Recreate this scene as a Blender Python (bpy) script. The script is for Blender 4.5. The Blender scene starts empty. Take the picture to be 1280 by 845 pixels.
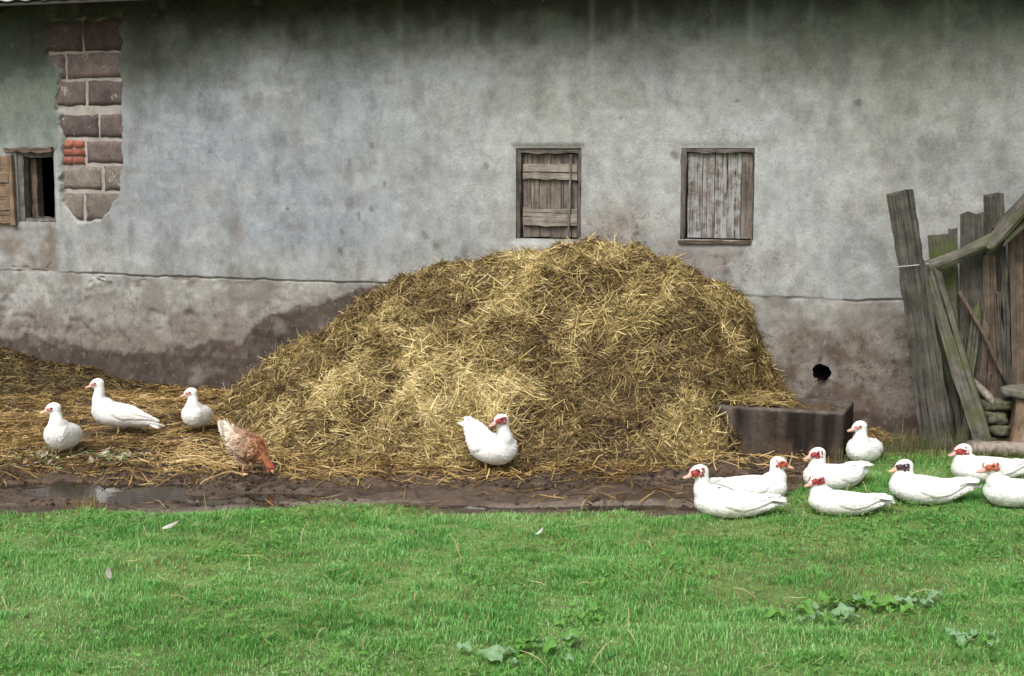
import bpy, bmesh, math, random
import numpy as np
from mathutils import Vector, Matrix, noise as mnoise

random.seed(7)
RNG = np.random.default_rng(11)
SC = bpy.context.scene
COL = SC.collection
PI = math.pi

# ------------------------------------------------------------------ camera, sky, sun, exposure
cam_data = bpy.data.cameras.new('camera')
cam_data.lens = 50.625
cam_data.sensor_width = 36
cam_data.clip_start = 0.05
cam_data.clip_end = 2000
cam = bpy.data.objects.new('camera', cam_data)
COL.objects.link(cam)
cam.location = (0, 0, 2.0)
cam.rotation_euler = (math.radians(90 - 7.36), 0, 0)
SC.camera = cam

SUN_EL, SUN_AZ = math.radians(52), math.radians(205)      # azimuth clockwise from +Y: behind the camera, a little left
world = bpy.data.worlds.new('World')
SC.world = world
world.use_nodes = True
wn, wl = world.node_tree.nodes, world.node_tree.links
bg = wn['Background']
sky = wn.new('ShaderNodeTexSky')
sky.sky_type = 'NISHITA'
sky.sun_disc = False
sky.sun_elevation = SUN_EL
sky.sun_rotation = SUN_AZ
sky.air_density = 1.0
sky.dust_density = 6.0
sky.ozone_density = 1.0
hsv = wn.new('ShaderNodeHueSaturation')
hsv.inputs['Saturation'].default_value = 0.22            # a cloud-covered sky is nearly grey
wl.new(sky.outputs[0], hsv.inputs['Color'])
wl.new(hsv.outputs[0], bg.inputs['Color'])
bg.inputs['Strength'].default_value = 0.12

sun_d = bpy.data.lights.new('sun', 'SUN')
sun_d.energy = 1.3
sun_d.angle = math.radians(28)
sun_d.color = (1.0, 0.96, 0.90)
sun = bpy.data.objects.new('sun', sun_d)
COL.objects.link(sun)
sdir = Vector((math.sin(SUN_AZ) * math.cos(SUN_EL), math.cos(SUN_AZ) * math.cos(SUN_EL), math.sin(SUN_EL)))
sun.rotation_euler = (-sdir).to_track_quat('-Z', 'Y').to_euler()
sun.location = (-3, -6, 12)

SC.view_settings.view_transform = 'Standard'
SC.view_settings.look = 'None'
SC.view_settings.exposure = 0.52
SC.view_settings.gamma = 1.0

# ------------------------------------------------------------------ helpers
TH = math.radians(20.065)
P0 = np.array([0.0, 10.9, 0.0])
UA = np.array([math.cos(TH), -math.sin(TH), 0.0])         # along the wall, to the right
UN = np.array([-math.sin(TH), -math.cos(TH), 0.0])        # out of the wall, towards the yard


def W(a, v, z=0.0):
    """point given along the wall (a), out from it (v) and up (z)"""
    p = P0 + UA * a + UN * v
    return (p[0], p[1], z)


def tw(X, Y):
    dx, dy = X - P0[0], Y - P0[1]
    return dx * UA[0] + dy * UA[1], dx * UN[0] + dy * UN[1]


def sstep(e0, e1, x):
    t = np.clip((x - e0) / (e1 - e0), 0, 1)
    return t * t * (3 - 2 * t)


def vnoise(x, y, seed=0):
    x = np.asarray(x, float); y = np.asarray(y, float)
    xi = np.floor(x).astype(np.int64); yi = np.floor(y).astype(np.int64)
    xf = x - xi; yf = y - yi
    u = xf * xf * (3 - 2 * xf); v = yf * yf * (3 - 2 * yf)

    def hsh(i, j):
        n = (i * 374761393 + j * 668265263 + seed * 144269504) & 0x7fffffff
        n = ((n ^ (n >> 13)) * 1274126177) & 0x7fffffff
        return ((n ^ (n >> 16)) & 0xffff) / 65535.0
    a = hsh(xi, yi); b = hsh(xi + 1, yi); c = hsh(xi, yi + 1); d = hsh(xi + 1, yi + 1)
    return (a * (1 - u) + b * u) * (1 - v) + (c * (1 - u) + d * u) * v


def fbm(x, y, seed=0, octv=4):
    s = 0; amp = 0.5; tot = 0
    for k in range(octv):
        s = s + amp * vnoise(x * 2 ** k + 17.3 * k, y * 2 ** k - 9.1 * k, seed + k)
        tot += amp; amp *= 0.5
    return s / tot


def mesh_np(name, V, F, col=None, extra=None, smooth=True):
    """mesh from numpy arrays: V (n,3), F (m,k) faces all of k corners"""
    V = np.ascontiguousarray(V, np.float32); F = np.ascontiguousarray(F, np.int32)
    me = bpy.data.meshes.new(name)
    m, k = F.shape
    me.vertices.add(len(V)); me.vertices.foreach_set('co', V.ravel())
    me.loops.add(m * k); me.loops.foreach_set('vertex_index', F.ravel())
    me.polygons.add(m)
    me.polygons.foreach_set('loop_start', np.arange(0, m * k, k, dtype=np.int32))
    try:
        me.polygons.foreach_set('loop_total', np.full(m, k, np.int32))
    except Exception:
        pass
    me.update(calc_edges=True)
    if smooth:
        me.polygons.foreach_set('use_smooth', np.ones(m, bool))
    if col is not None:
        at = me.color_attributes.new('col', 'FLOAT_COLOR', 'POINT')
        c = np.ones((len(V), 4), np.float32); c[:, :3] = col
        at.data.foreach_set('color', c.ravel())
    for nm, arr in (extra or {}).items():
        at = me.attributes.new(nm, 'FLOAT', 'POINT')
        at.data.foreach_set('value', np.ascontiguousarray(arr, np.float32))
    me.validate()
    return me


def link(name, me, mat=None, parent=None):
    o = bpy.data.objects.new(name, me)
    COL.objects.link(o)
    if mat is not None and me is not None and not me.materials:
        me.materials.append(mat)
    o.parent = parent
    return o


def empty(name, loc=(0, 0, 0), rz=0.0, parent=None):
    o = bpy.data.objects.new(name, None)
    COL.objects.link(o)
    o.location = loc; o.rotation_euler = (0, 0, rz)
    o.empty_display_size = 0.1
    o.parent = parent
    return o


def tag(o, label=None, cat=None, group=None, kind=None):
    if label: o['label'] = label
    if cat: o['category'] = cat
    if group: o['group'] = group
    if kind: o['kind'] = kind
    return o


def bm_to(name, bm, mat=None, parent=None, smooth=True):
    me = bpy.data.meshes.new(name)
    bm.normal_update(); bm.to_mesh(me); bm.free()
    if smooth:
        me.polygons.foreach_set('use_smooth', np.ones(len(me.polygons), bool))
    return link(name, me, mat, parent)


def add_box(bm, c, s, bev=0.0):
    r = bmesh.ops.create_cube(bm, size=1.0)
    vs = r['verts']
    for v in vs:
        v.co = Vector((c[0] + v.co.x * s[0], c[1] + v.co.y * s[1], c[2] + v.co.z * s[2]))
    if bev:
        es = list({e for v in vs for e in v.link_edges})
        bmesh.ops.bevel(bm, geom=es, offset=bev, segments=1, affect='EDGES')


def add_tube(bm, pts, rad, seg=8, cap=True):
    pts = [Vector(p) for p in pts]
    rings = []
    for i, p in enumerate(pts):
        d = (pts[min(i + 1, len(pts) - 1)] - pts[max(i - 1, 0)]).normalized()
        x = d.orthogonal().normalized() if i == 0 else (rings_x - d * rings_x.dot(d)).normalized()
        rings_x = x
        y = d.cross(x)
        r = rad[i] if hasattr(rad, '__len__') else rad
        rings.append([bm.verts.new(p + (x * math.cos(2 * PI * k / seg) + y * math.sin(2 * PI * k / seg)) * r) for k in range(seg)])
    for a, b in zip(rings, rings[1:]):
        for k in range(seg):
            bm.faces.new((a[k], a[(k + 1) % seg], b[(k + 1) % seg], b[k]))
    if cap:
        bm.faces.new(rings[0][::-1]); bm.faces.new(rings[-1])


# ------------------------------------------------------------------ materials
def mat_new(name):
    m = bpy.data.materials.new(name)
    m.use_nodes = True
    return m, m.node_tree.nodes, m.node_tree.links, m.node_tree.nodes['Principled BSDF']


def tex_coord(n, l, out='Object', scale=(1, 1, 1)):
    tc = n.new('ShaderNodeTexCoord'); mp = n.new('ShaderNodeMapping')
    mp.inputs['Scale'].default_value = scale
    l.new(tc.outputs[out], mp.inputs['Vector'])
    return mp.outputs['Vector']


def noise_n(n, l, vec, scale, detail=4, rough=0.55):
    t = n.new('ShaderNodeTexNoise')
    t.inputs['Scale'].default_value = scale
    t.inputs['Detail'].default_value = detail
    t.inputs['Roughness'].default_value = rough
    if vec is not None: l.new(vec, t.inputs['Vector'])
    return t.outputs['Fac']


def ramp_n(n, l, fac, stops):
    r = n.new('ShaderNodeValToRGB')
    el = r.color_ramp.elements
    while len(el) < len(stops): el.new(0.5)
    for e, (p, c) in zip(el, stops):
        e.position = p
        e.color = (c, c, c, 1) if not hasattr(c, '__len__') else (*c, 1)
    l.new(fac, r.inputs['Fac'])
    return r.outputs['Color']


def mix_n(n, l, fac, a, b, mode='MIX'):
    m = n.new('ShaderNodeMix'); m.data_type = 'RGBA'; m.blend_type = mode
    for sock, val in ((m.inputs[0], fac), (m.inputs[6], a), (m.inputs[7], b)):
        if hasattr(val, 'links') or isinstance(val, bpy.types.NodeSocket): l.new(val, sock)
        elif hasattr(val, '__len__'): sock.default_value = (*val, 1) if len(val) == 3 else val
        else: sock.default_value = val
    return m.outputs[2]


def bump_n(n, l, bsdf, height, strength=0.3, dist=0.01):
    b = n.new('ShaderNodeBump')
    b.inputs['Strength'].default_value = strength
    b.inputs['Distance'].default_value = dist
    l.new(height, b.inputs['Height'])
    l.new(b.outputs['Normal'], bsdf.inputs['Normal'])


def mat_attr(name, rough=0.85, grain=60.0, amt=0.35, bump=0.4, bdist=0.006, coarse=9.0, wet=False, spec=0.3, speck=False):
    """colour from the painted 'col' attribute, broken up by fine procedural grain"""
    m, n, l, b = mat_new(name)
    a = n.new('ShaderNodeAttribute'); a.attribute_name = 'col'
    vec = tex_coord(n, l)
    f1 = noise_n(n, l, vec, grain, 6, 0.75)
    f2 = noise_n(n, l, vec, coarse, 5, 0.6)
    g1 = ramp_n(n, l, f1, [(0.28, 1 - amt), (0.72, 1 + amt * 0.6)])
    g2 = ramp_n(n, l, f2, [(0.3, 1 - amt * 0.7), (0.7, 1 + amt * 0.4)])
    c = mix_n(n, l, 1.0, a.outputs['Color'], g1, 'MULTIPLY')
    c = mix_n(n, l, 1.0, c, g2, 'MULTIPLY')
    if speck:
        sv = tex_coord(n, l, 'Object', (1, 1, 0.55))
        f3 = noise_n(n, l, sv, 3.2, 8, 0.72)
        c = mix_n(n, l, 1.0, c, ramp_n(n, l, f3, [(0.30, 0.64), (0.5, 1.0), (0.70, 1.18)]), 'MULTIPLY')
        f4 = noise_n(n, l, vec, 26.0, 6, 0.7)
        c = mix_n(n, l, ramp_n(n, l, f4, [(0.67, 0.0), (0.74, 0.40)]), c, (0.13, 0.12, 0.11))
        vr = n.new('ShaderNodeTexVoronoi'); vr.feature = 'DISTANCE_TO_EDGE'; vr.inputs['Scale'].default_value = 1.7
        wv = n.new('ShaderNodeVectorMath'); wv.operation = 'ADD'
        nz = n.new('ShaderNodeTexNoise'); nz.inputs['Scale'].default_value = 5.0; nz.inputs['Detail'].default_value = 6
        l.new(vec, nz.inputs['Vector']); l.new(vec, wv.inputs[0]); l.new(nz.outputs['Color'], wv.inputs[1]); l.new(wv.outputs[0], vr.inputs['Vector'])
        cr = ramp_n(n, l, vr.outputs['Distance'], [(0.0, 1.0), (0.010, 0.0)])
        cm = ramp_n(n, l, noise_n(n, l, vec, 1.3, 3, 0.5), [(0.52, 0.0), (0.60, 0.55)])
        c = mix_n(n, l, mix_n(n, l, 1.0, cr, cm, 'MULTIPLY'), c, (0.12, 0.115, 0.105))
        ga = n.new('ShaderNodeAttribute'); ga.attribute_name = 'grit'
        f6 = noise_n(n, l, vec, 17.0, 9, 0.82)
        gm = mix_n(n, l, 1.0, ramp_n(n, l, f6, [(0.52, 0.0), (0.60, 0.85)]), ga.outputs['Color'], 'MULTIPLY')
        c = mix_n(n, l, gm, c, (0.062, 0.045, 0.035))
        gm2 = mix_n(n, l, 1.0, ramp_n(n, l, f6, [(0.36, 0.6), (0.43, 0.0)]), ga.outputs['Color'], 'MULTIPLY')
        c = mix_n(n, l, gm2, c, (0.40, 0.37, 0.33))
        f5 = noise_n(n, l, vec, 33.0, 5, 0.7)
        c = mix_n(n, l, ramp_n(n, l, f5, [(0.64, 0.0), (0.73, 0.35)]), c, (0.52, 0.51, 0.48))
    l.new(c, b.inputs['Base Color'])
    b.inputs['Roughness'].default_value = rough
    b.inputs['Specular IOR Level'].default_value = spec
    if wet:
        w = n.new('ShaderNodeAttribute'); w.attribute_name = 'wet'
        mr = n.new('ShaderNodeMapRange')
        mr.inputs['To Min'].default_value = rough; mr.inputs['To Max'].default_value = 0.18
        l.new(w.outputs['Fac'], mr.inputs['Value'])
        l.new(mr.outputs[0], b.inputs['Roughness'])
    ad = n.new('ShaderNodeMath'); ad.operation = 'ADD'
    l.new(f1, ad.inputs[0]); l.new(f2, ad.inputs[1])
    bump_n(n, l, b, ad.outputs[0], bump, bdist)
    return m


def mat_fibre(name, rough=0.6, trans=0.25, spec=0.25):
    """thin straw or grass: attribute colour with some light passing through"""
    m, n, l, b = mat_new(name)
    a = n.new('ShaderNodeAttribute'); a.attribute_name = 'col'
    l.new(a.outputs['Color'], b.inputs['Base Color'])
    b.inputs['Roughness'].default_value = rough
    b.inputs['Specular IOR Level'].default_value = spec
    t = n.new('ShaderNodeBsdfTranslucent')
    l.new(a.outputs['Color'], t.inputs['Color'])
    mx = n.new('ShaderNodeMixShader'); mx.inputs[0].default_value = trans
    l.new(b.outputs[0], mx.inputs[1]); l.new(t.outputs[0], mx.inputs[2])
    l.new(mx.outputs[0], n['Material Output'].inputs['Surface'])
    return m


def mat_wood(name, c1, c2, moss=None, moss_amt=0.0, paint=None, paint_amt=0.0):
    """weathered wood, grain along local Z"""
    m, n, l, b = mat_new(name)
    vec = tex_coord(n, l, 'Object', (75, 75, 2.6))
    info = n.new('ShaderNodeObjectInfo')
    add = n.new('ShaderNodeVectorMath'); add.operation = 'ADD'
    sc = n.new('ShaderNodeVectorMath'); sc.operation = 'SCALE'; sc.inputs['Scale'].default_value = 37.0
    cmb = n.new('ShaderNodeCombineXYZ')
    for k in range(3): l.new(info.outputs['Random'], cmb.inputs[k])
    l.new(cmb.outputs[0], sc.inputs[0]); l.new(vec, add.inputs[0]); l.new(sc.outputs[0], add.inputs[1])
    g = noise_n(n, l, add.outputs[0], 1.0, 8, 0.72)
    col = ramp_n(n, l, g, [(0.25, c1), (0.5, tuple((x + y) / 2 for x, y in zip(c1, c2))), (0.72, c2)])
    vo = tex_coord(n, l, 'Object', (1, 1, 1))
    add2 = n.new('ShaderNodeVectorMath'); add2.operation = 'ADD'
    l.new(vo, add2.inputs[0]); l.new(sc.outputs[0], add2.inputs[1])
    big = noise_n(n, l, add2.outputs[0], 9.0, 5, 0.65)
    col = mix_n(n, l, 1.0, col, ramp_n(n, l, big, [(0.3, 0.42), (0.7, 1.25)]), 'MULTIPLY')
    crk = ramp_n(n, l, g, [(0.32, 0.15), (0.41, 1.0)])
    col = mix_n(n, l, 0.75, col, crk, 'MULTIPLY')
    lv = tex_coord(n, l, 'Object', (150, 150, 1.1))
    add3 = n.new('ShaderNodeVectorMath'); add3.operation = 'ADD'
    l.new(lv, add3.inputs[0]); l.new(sc.outputs[0], add3.inputs[1])
    sp = noise_n(n, l, add3.outputs[0], 0.55, 3, 0.5)
    col = mix_n(n, l, ramp_n(n, l, sp, [(0.63, 0.0), (0.66, 0.9)]), col, (0.012, 0.010, 0.008))
    if paint:
        pf = noise_n(n, l, add2.outputs[0], 14.0, 6, 0.7)
        mm = n.new('ShaderNodeMath'); mm.operation = 'MULTIPLY'
        l.new(pf, mm.inputs[0]); l.new(g, mm.inputs[1])
        col = mix_n(n, l, ramp_n(n, l, mm.outputs[0], [(0.30 - 0.14 * paint_amt, 0.0), (0.36 - 0.1 * paint_amt, 0.85)]), col, paint)
    if moss:
        mf = noise_n(n, l, add2.outputs[0], 7.0, 6, 0.7)
        col = mix_n(n, l, ramp_n(n, l, mf, [(0.60 - 0.3 * moss_amt, 0.0), (0.82 - 0.3 * moss_amt, 0.85)]), col, moss)
    l.new(col, b.inputs['Base Color'])
    b.inputs['Roughness'].default_value = 0.9
    b.inputs['Specular IOR Level'].default_value = 0.2
    bump_n(n, l, b, g, 0.7, 0.006)
    return m


def mat_plain(name, c, rough=0.6, var=0.2, scale=40.0, bump=0.2, bdist=0.003, c2=None, spec=0.3):
    m, n, l, b = mat_new(name)
    vec = tex_coord(n, l)
    f = noise_n(n, l, vec, scale, 5, 0.6)
    c2 = c2 or tuple(x * (1 - var) for x in c)
    l.new(ramp_n(n, l, f, [(0.3, c2), (0.7, c)]), b.inputs['Base Color'])
    b.inputs['Roughness'].default_value = rough
    b.inputs['Specular IOR Level'].default_value = spec
    bump_n(n, l, b, f, bump, bdist)
    return m


M = {}
M['plaster'] = mat_attr('plaster', 0.9, 70.0, 0.30, 0.45, 0.006, 9.0, speck=True)
M['ground'] = mat_attr('ground', 0.85, 45.0, 0.45, 0.9, 0.015, 9.0, wet=True, spec=0.5)
M['heap_core'] = mat_attr('heap_core', 0.9, 70.0, 0.5, 1.0, 0.03, 12.0)
M['straw'] = mat_fibre('straw', 0.55, 0.12, 0.35)
M['grass'] = mat_fibre('grass', 0.5, 0.45, 0.3)
M['wood_grey'] = mat_wood('wood_grey', (0.07, 0.062, 0.055), (0.30, 0.28, 0.26), moss=(0.09, 0.12, 0.04), moss_amt=0.15)
M['wood_fence'] = mat_wood('wood_fence', (0.018, 0.016, 0.013), (0.155, 0.140, 0.122), moss=(0.065, 0.078, 0.028), moss_amt=0.22)
M['wood_worn'] = mat_wood('wood_worn', (0.075, 0.060, 0.050), (0.31, 0.26, 0.225))
M['wood_frame'] = mat_wood('wood_frame', (0.045, 0.040, 0.035), (0.20, 0.178, 0.158))
M['wood_pale'] = mat_wood('wood_pale', (0.13, 0.11, 0.095), (0.42, 0.37, 0.32))
M['wood_painted'] = mat_wood('wood_painted', (0.085, 0.068, 0.060), (0.32, 0.28, 0.25), paint=(0.33, 0.335, 0.34), paint_amt=0.62)
M['wood_brown'] = mat_wood('wood_brown', (0.05, 0.035, 0.025), (0.20, 0.15, 0.115))
M['wood_tan'] = mat_wood('wood_tan', (0.11, 0.075, 0.048), (0.34, 0.245, 0.165))
M['wood_mossy'] = mat_wood('wood_mossy', (0.06, 0.055, 0.045), (0.22, 0.20, 0.17), moss=(0.085, 0.105, 0.028), moss_amt=0.42)
M['wood_green'] = mat_wood('wood_green', (0.06, 0.055, 0.04), (0.19, 0.18, 0.13), moss=(0.085, 0.115, 0.026), moss_amt=0.60)
M['block'] = mat_plain('block', (0.225, 0.155, 0.14), 0.95, 0.4, 45, 0.9, 0.008, c2=(0.10, 0.065, 0.06))
M['block_grey'] = mat_plain('block_grey', (0.29, 0.25, 0.21), 0.95, 0.4, 45, 0.9, 0.008, c2=(0.13, 0.11, 0.095))
M['brick'] = mat_plain('brick', (0.42, 0.14, 0.09), 0.9, 0.4, 60, 0.6, 0.004, c2=(0.25, 0.075, 0.05))
M['mortar'] = mat_plain('mortar', (0.42, 0.38, 0.34), 0.95, 0.3, 50, 0.6, 0.006)
M['roof'] = mat_plain('roof', (0.42, 0.45, 0.47), 0.35, 0.2, 6, 0.1, 0.002)
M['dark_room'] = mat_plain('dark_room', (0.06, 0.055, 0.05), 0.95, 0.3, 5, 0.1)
M['concrete'] = mat_plain('concrete', (0.13, 0.115, 0.105), 0.9, 0.3, 20, 0.7, 0.006)
M['stone'] = mat_plain('stone', (0.20, 0.18, 0.155), 0.95, 0.3, 25, 0.8, 0.008, c2=(0.10, 0.10, 0.07))
M['wire'] = mat_plain('wire', (0.45, 0.45, 0.44), 0.5, 0.2, 30, 0.1)
M['eye'] = mat_plain('eye', (0.02, 0.015, 0.01), 0.15, 0.1, 10, 0.0)
M['bill'] = mat_plain('bill', (0.66, 0.42, 0.36), 0.45, 0.25, 60, 0.1, 0.002, c2=(0.55, 0.27, 0.22))
M['bill_yellow'] = mat_plain('bill_yellow', (0.70, 0.48, 0.28), 0.45, 0.2, 60, 0.1, 0.002, c2=(0.66, 0.34, 0.22))
M['leg'] = mat_plain('leg', (0.52, 0.36, 0.16), 0.6, 0.35, 60, 0.4, 0.002)
M['face_red'] = mat_plain('face_red', (0.47, 0.085, 0.075), 0.4, 0.4, 70, 0.9, 0.005, c2=(0.24, 0.022, 0.025))
M['face_pink'] = mat_plain('face_pink', (0.68, 0.30, 0.27), 0.5, 0.3, 90, 0.4, 0.003, c2=(0.52, 0.16, 0.15))
M['face_orange'] = mat_plain('face_orange', (0.56, 0.17, 0.08), 0.4, 0.3, 70, 0.9, 0.005, c2=(0.36, 0.06, 0.03))
M['face_dark'] = mat_plain('face_dark', (0.11, 0.06, 0.07), 0.5, 0.4, 90, 0.4, 0.003, c2=(0.04, 0.025, 0.03))
M['leaf_grey'] = mat_plain('leaf_grey', (0.32, 0.50, 0.29), 0.6, 0.3, 25, 0.2, 0.003, c2=(0.21, 0.39, 0.17))
M['leaf_green'] = mat_plain('leaf_green', (0.20, 0.43, 0.095), 0.55, 0.3, 25, 0.2, 0.003, c2=(0.14, 0.32, 0.06))


def mat_block(name, c1, c2, smear):
    m, n, l, b = mat_new(name)
    vec = tex_coord(n, l)
    info = n.new('ShaderNodeObjectInfo')
    sc = n.new('ShaderNodeVectorMath'); sc.operation = 'SCALE'; sc.inputs['Scale'].default_value = 31.0
    cmb = n.new('ShaderNodeCombineXYZ')
    for k in range(3): l.new(info.outputs['Random'], cmb.inputs[k])
    add = n.new('ShaderNodeVectorMath'); add.operation = 'ADD'
    l.new(cmb.outputs[0], sc.inputs[0]); l.new(vec, add.inputs[0]); l.new(sc.outputs[0], add.inputs[1])
    f = noise_n(n, l, add.outputs[0], 60, 7, 0.75); g = noise_n(n, l, add.outputs[0], 11, 6, 0.7)
    c = ramp_n(n, l, f, [(0.28, c1), (0.72, c2)])
    c = mix_n(n, l, 1.0, c, ramp_n(n, l, g, [(0.3, 0.55), (0.65, 1.25)]), 'MULTIPLY')
    c = mix_n(n, l, 1.0, c, ramp_n(n, l, info.outputs['Random'], [(0.0, 0.7), (1.0, 1.25)]), 'MULTIPLY')
    h = noise_n(n, l, add.outputs[0], 7, 7, 0.7)
    c = mix_n(n, l, ramp_n(n, l, h, [(0.62, 0.0), (0.66, smear)]), c, (0.40, 0.37, 0.33))
    l.new(c, b.inputs['Base Color']); b.inputs['Roughness'].default_value = 0.95
    bump_n(n, l, b, f, 1.0, 0.010)
    return m


M['block'] = mat_block('block', (0.090, 0.066, 0.062), (0.20, 0.152, 0.140), .8)
M['block_dark'] = mat_block('block_dark', (0.05, 0.034, 0.030), (0.13, 0.085, 0.075), .3)
M['block_grey'] = mat_block('block_grey', (0.11, 0.09, 0.08), (0.27, 0.23, 0.195), .8)
M['brick'] = mat_block('brick', (0.22, 0.07, 0.05), (0.42, 0.155, 0.10), .5)


def mat_plumage():
    m, n, l, b = mat_new('plumage')
    vec = tex_coord(n, l)
    st = tex_coord(n, l, 'Object', (45, 160, 160))
    f1 = noise_n(n, l, st, 1.0, 4, 0.6)
    f2 = noise_n(n, l, vec, 14.0, 4, 0.6)
    c = mix_n(n, l, ramp_n(n, l, f2, [(0.45, 0.0), (0.75, 0.5)]), (0.84, 0.84, 0.82), (0.70, 0.67, 0.60))
    c = mix_n(n, l, ramp_n(n, l, f1, [(0.25, 0.25), (0.5, 0.0)]), c, (0.62, 0.60, 0.56))
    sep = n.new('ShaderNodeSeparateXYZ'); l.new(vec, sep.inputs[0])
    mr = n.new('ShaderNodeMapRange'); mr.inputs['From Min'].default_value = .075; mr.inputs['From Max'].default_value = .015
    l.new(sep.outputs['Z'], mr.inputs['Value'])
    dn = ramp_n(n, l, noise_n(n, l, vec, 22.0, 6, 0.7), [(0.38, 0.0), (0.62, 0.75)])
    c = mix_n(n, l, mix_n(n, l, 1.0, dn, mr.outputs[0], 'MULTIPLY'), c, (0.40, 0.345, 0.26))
    qa = n.new('ShaderNodeAttribute'); qa.attribute_name = 'quill'
    c = mix_n(n, l, qa.outputs['Fac'], c, (0.36, 0.34, 0.31))
    l.new(c, b.inputs['Base Color'])
    b.inputs['Roughness'].default_value = 0.85
    b.inputs['Specular IOR Level'].default_value = 0.15
    b.inputs['Sheen Weight'].default_value = 0.25
    b.inputs['Sheen Roughness'].default_value = 0.5
    bump_n(n, l, b, f1, 0.35, 0.004)
    return m


M['plumage'] = mat_plumage()
M['hen'] = mat_attr('hen_feathers', 0.85, 120.0, 0.3, 0.4, 0.004, 30.0)


def mat_water():
    m, n, l, b = mat_new('water')
    b.inputs['Base Color'].default_value = (0.030, 0.024, 0.018, 1)
    b.inputs['Roughness'].default_value = 0.04
    b.inputs['IOR'].default_value = 1.33
    b.inputs['Specular IOR Level'].default_value = 0.5
    vec = tex_coord(n, l, 'Object', (1, 2.2, 1))
    bump_n(n, l, b, noise_n(n, l, vec, 9.0, 3, 0.5), 0.12, 0.006)
    return m


M['water'] = mat_water()

# ------------------------------------------------------------------ the ground: one sheet out to the horizon
GB = np.array([(-60, 7.8), (-3.5, 7.8), (-2.81, 7.72), (-2.39, 7.8), (-1.92, 7.64), (-1.52, 7.86), (-0.99, 7.95), (-0.18, 7.82), (0.44, 7.73), (0.96, 7.68),
               (1.42, 7.85), (1.72, 8.41), (2.13, 8.9), (2.41, 9.15), (3.38, 9.3), (4.56, 9.37), (60, 9.4)])


def lawn_edge(X, Y):
    """signed distance-like value: above 0 inside the lawn"""
    yb = np.interp(X, GB[:, 0], GB[:, 1])
    return yb - Y + (fbm(X * 3.1, Y * 3.1, 5, 4) - 0.5) * 0.32


def puddle_mask(X, Y):
    w = (fbm(X * 1.7, Y * 3.0, 21, 4) - 0.5)
    yc = np.interp(X, [-6, -3.2, -1.6, -0.9], [8.50, 8.42, 8.28, 8.15])
    hw = np.interp(X, [-7, -6, -3.2, -2.0, -1.35, -1.0], [0, 0.19, 0.21, 0.19, 0.10, 0.0])
    p1 = sstep(-0.03, 0.10, hw - np.abs(Y - yc) + w * 0.55)
    yc2 = np.interp(X, [-1.5, 0, 1.2], [8.02, 7.96, 7.93])
    hw2 = np.interp(X, [-1.9, -1.2, -0.3, 0.1, 0.5, 1.0, 1.3], [0, 0.05, 0.05, 0.02, 0.07, 0.07, 0])
    p2 = sstep(-0.02, 0.07, hw2 - np.abs(Y - yc2) + w * 0.25) * (hw2 > 0)
    return p1 * (hw > 0), p2


def terrain(X, Y):
    near = sstep(25, 12, np.hypot(X, Y - 8))
    z = (fbm(X * 1.1, Y * 1.1, 1, 3) - 0.5) * 0.035 + (fbm(X * 7, Y * 9, 2, 4) - 0.5) * 0.022 + 0.022
    g = sstep(0.0, 0.22, lawn_edge(X, Y))
    z = z + g * 0.03
    a, v = tw(X, Y)
    yard = sstep(8.75, 9.1, Y) * (1 - g)
    z = z + yard * ((fbm(X * 4, Y * 5, 9, 4) - 0.35) * 0.07) + yard * 0.012
    mud = sstep(7.8, 8.0, Y) * sstep(9.1, 8.7, Y) * (1 - g)
    z = z + mud * ((fbm(X * 5, Y * 16, 31, 4) - 0.5) * 0.05 + (fbm(X * 16, Y * 22, 33, 3) - 0.5) * 0.03)
    dent = sstep(.60, .72, vnoise(X * 9 + 3 * fbm(X * 2, Y * 2, 35, 2), Y * 12, 36)) * mud
    z = z - dent * .016
    p1, p2 = puddle_mask(X, Y)
    z = z * (1 - 0.8 * p1) - 0.045 * p1
    z = z * (1 - 0.8 * p2) - 0.022 * p2
    return z * near


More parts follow.
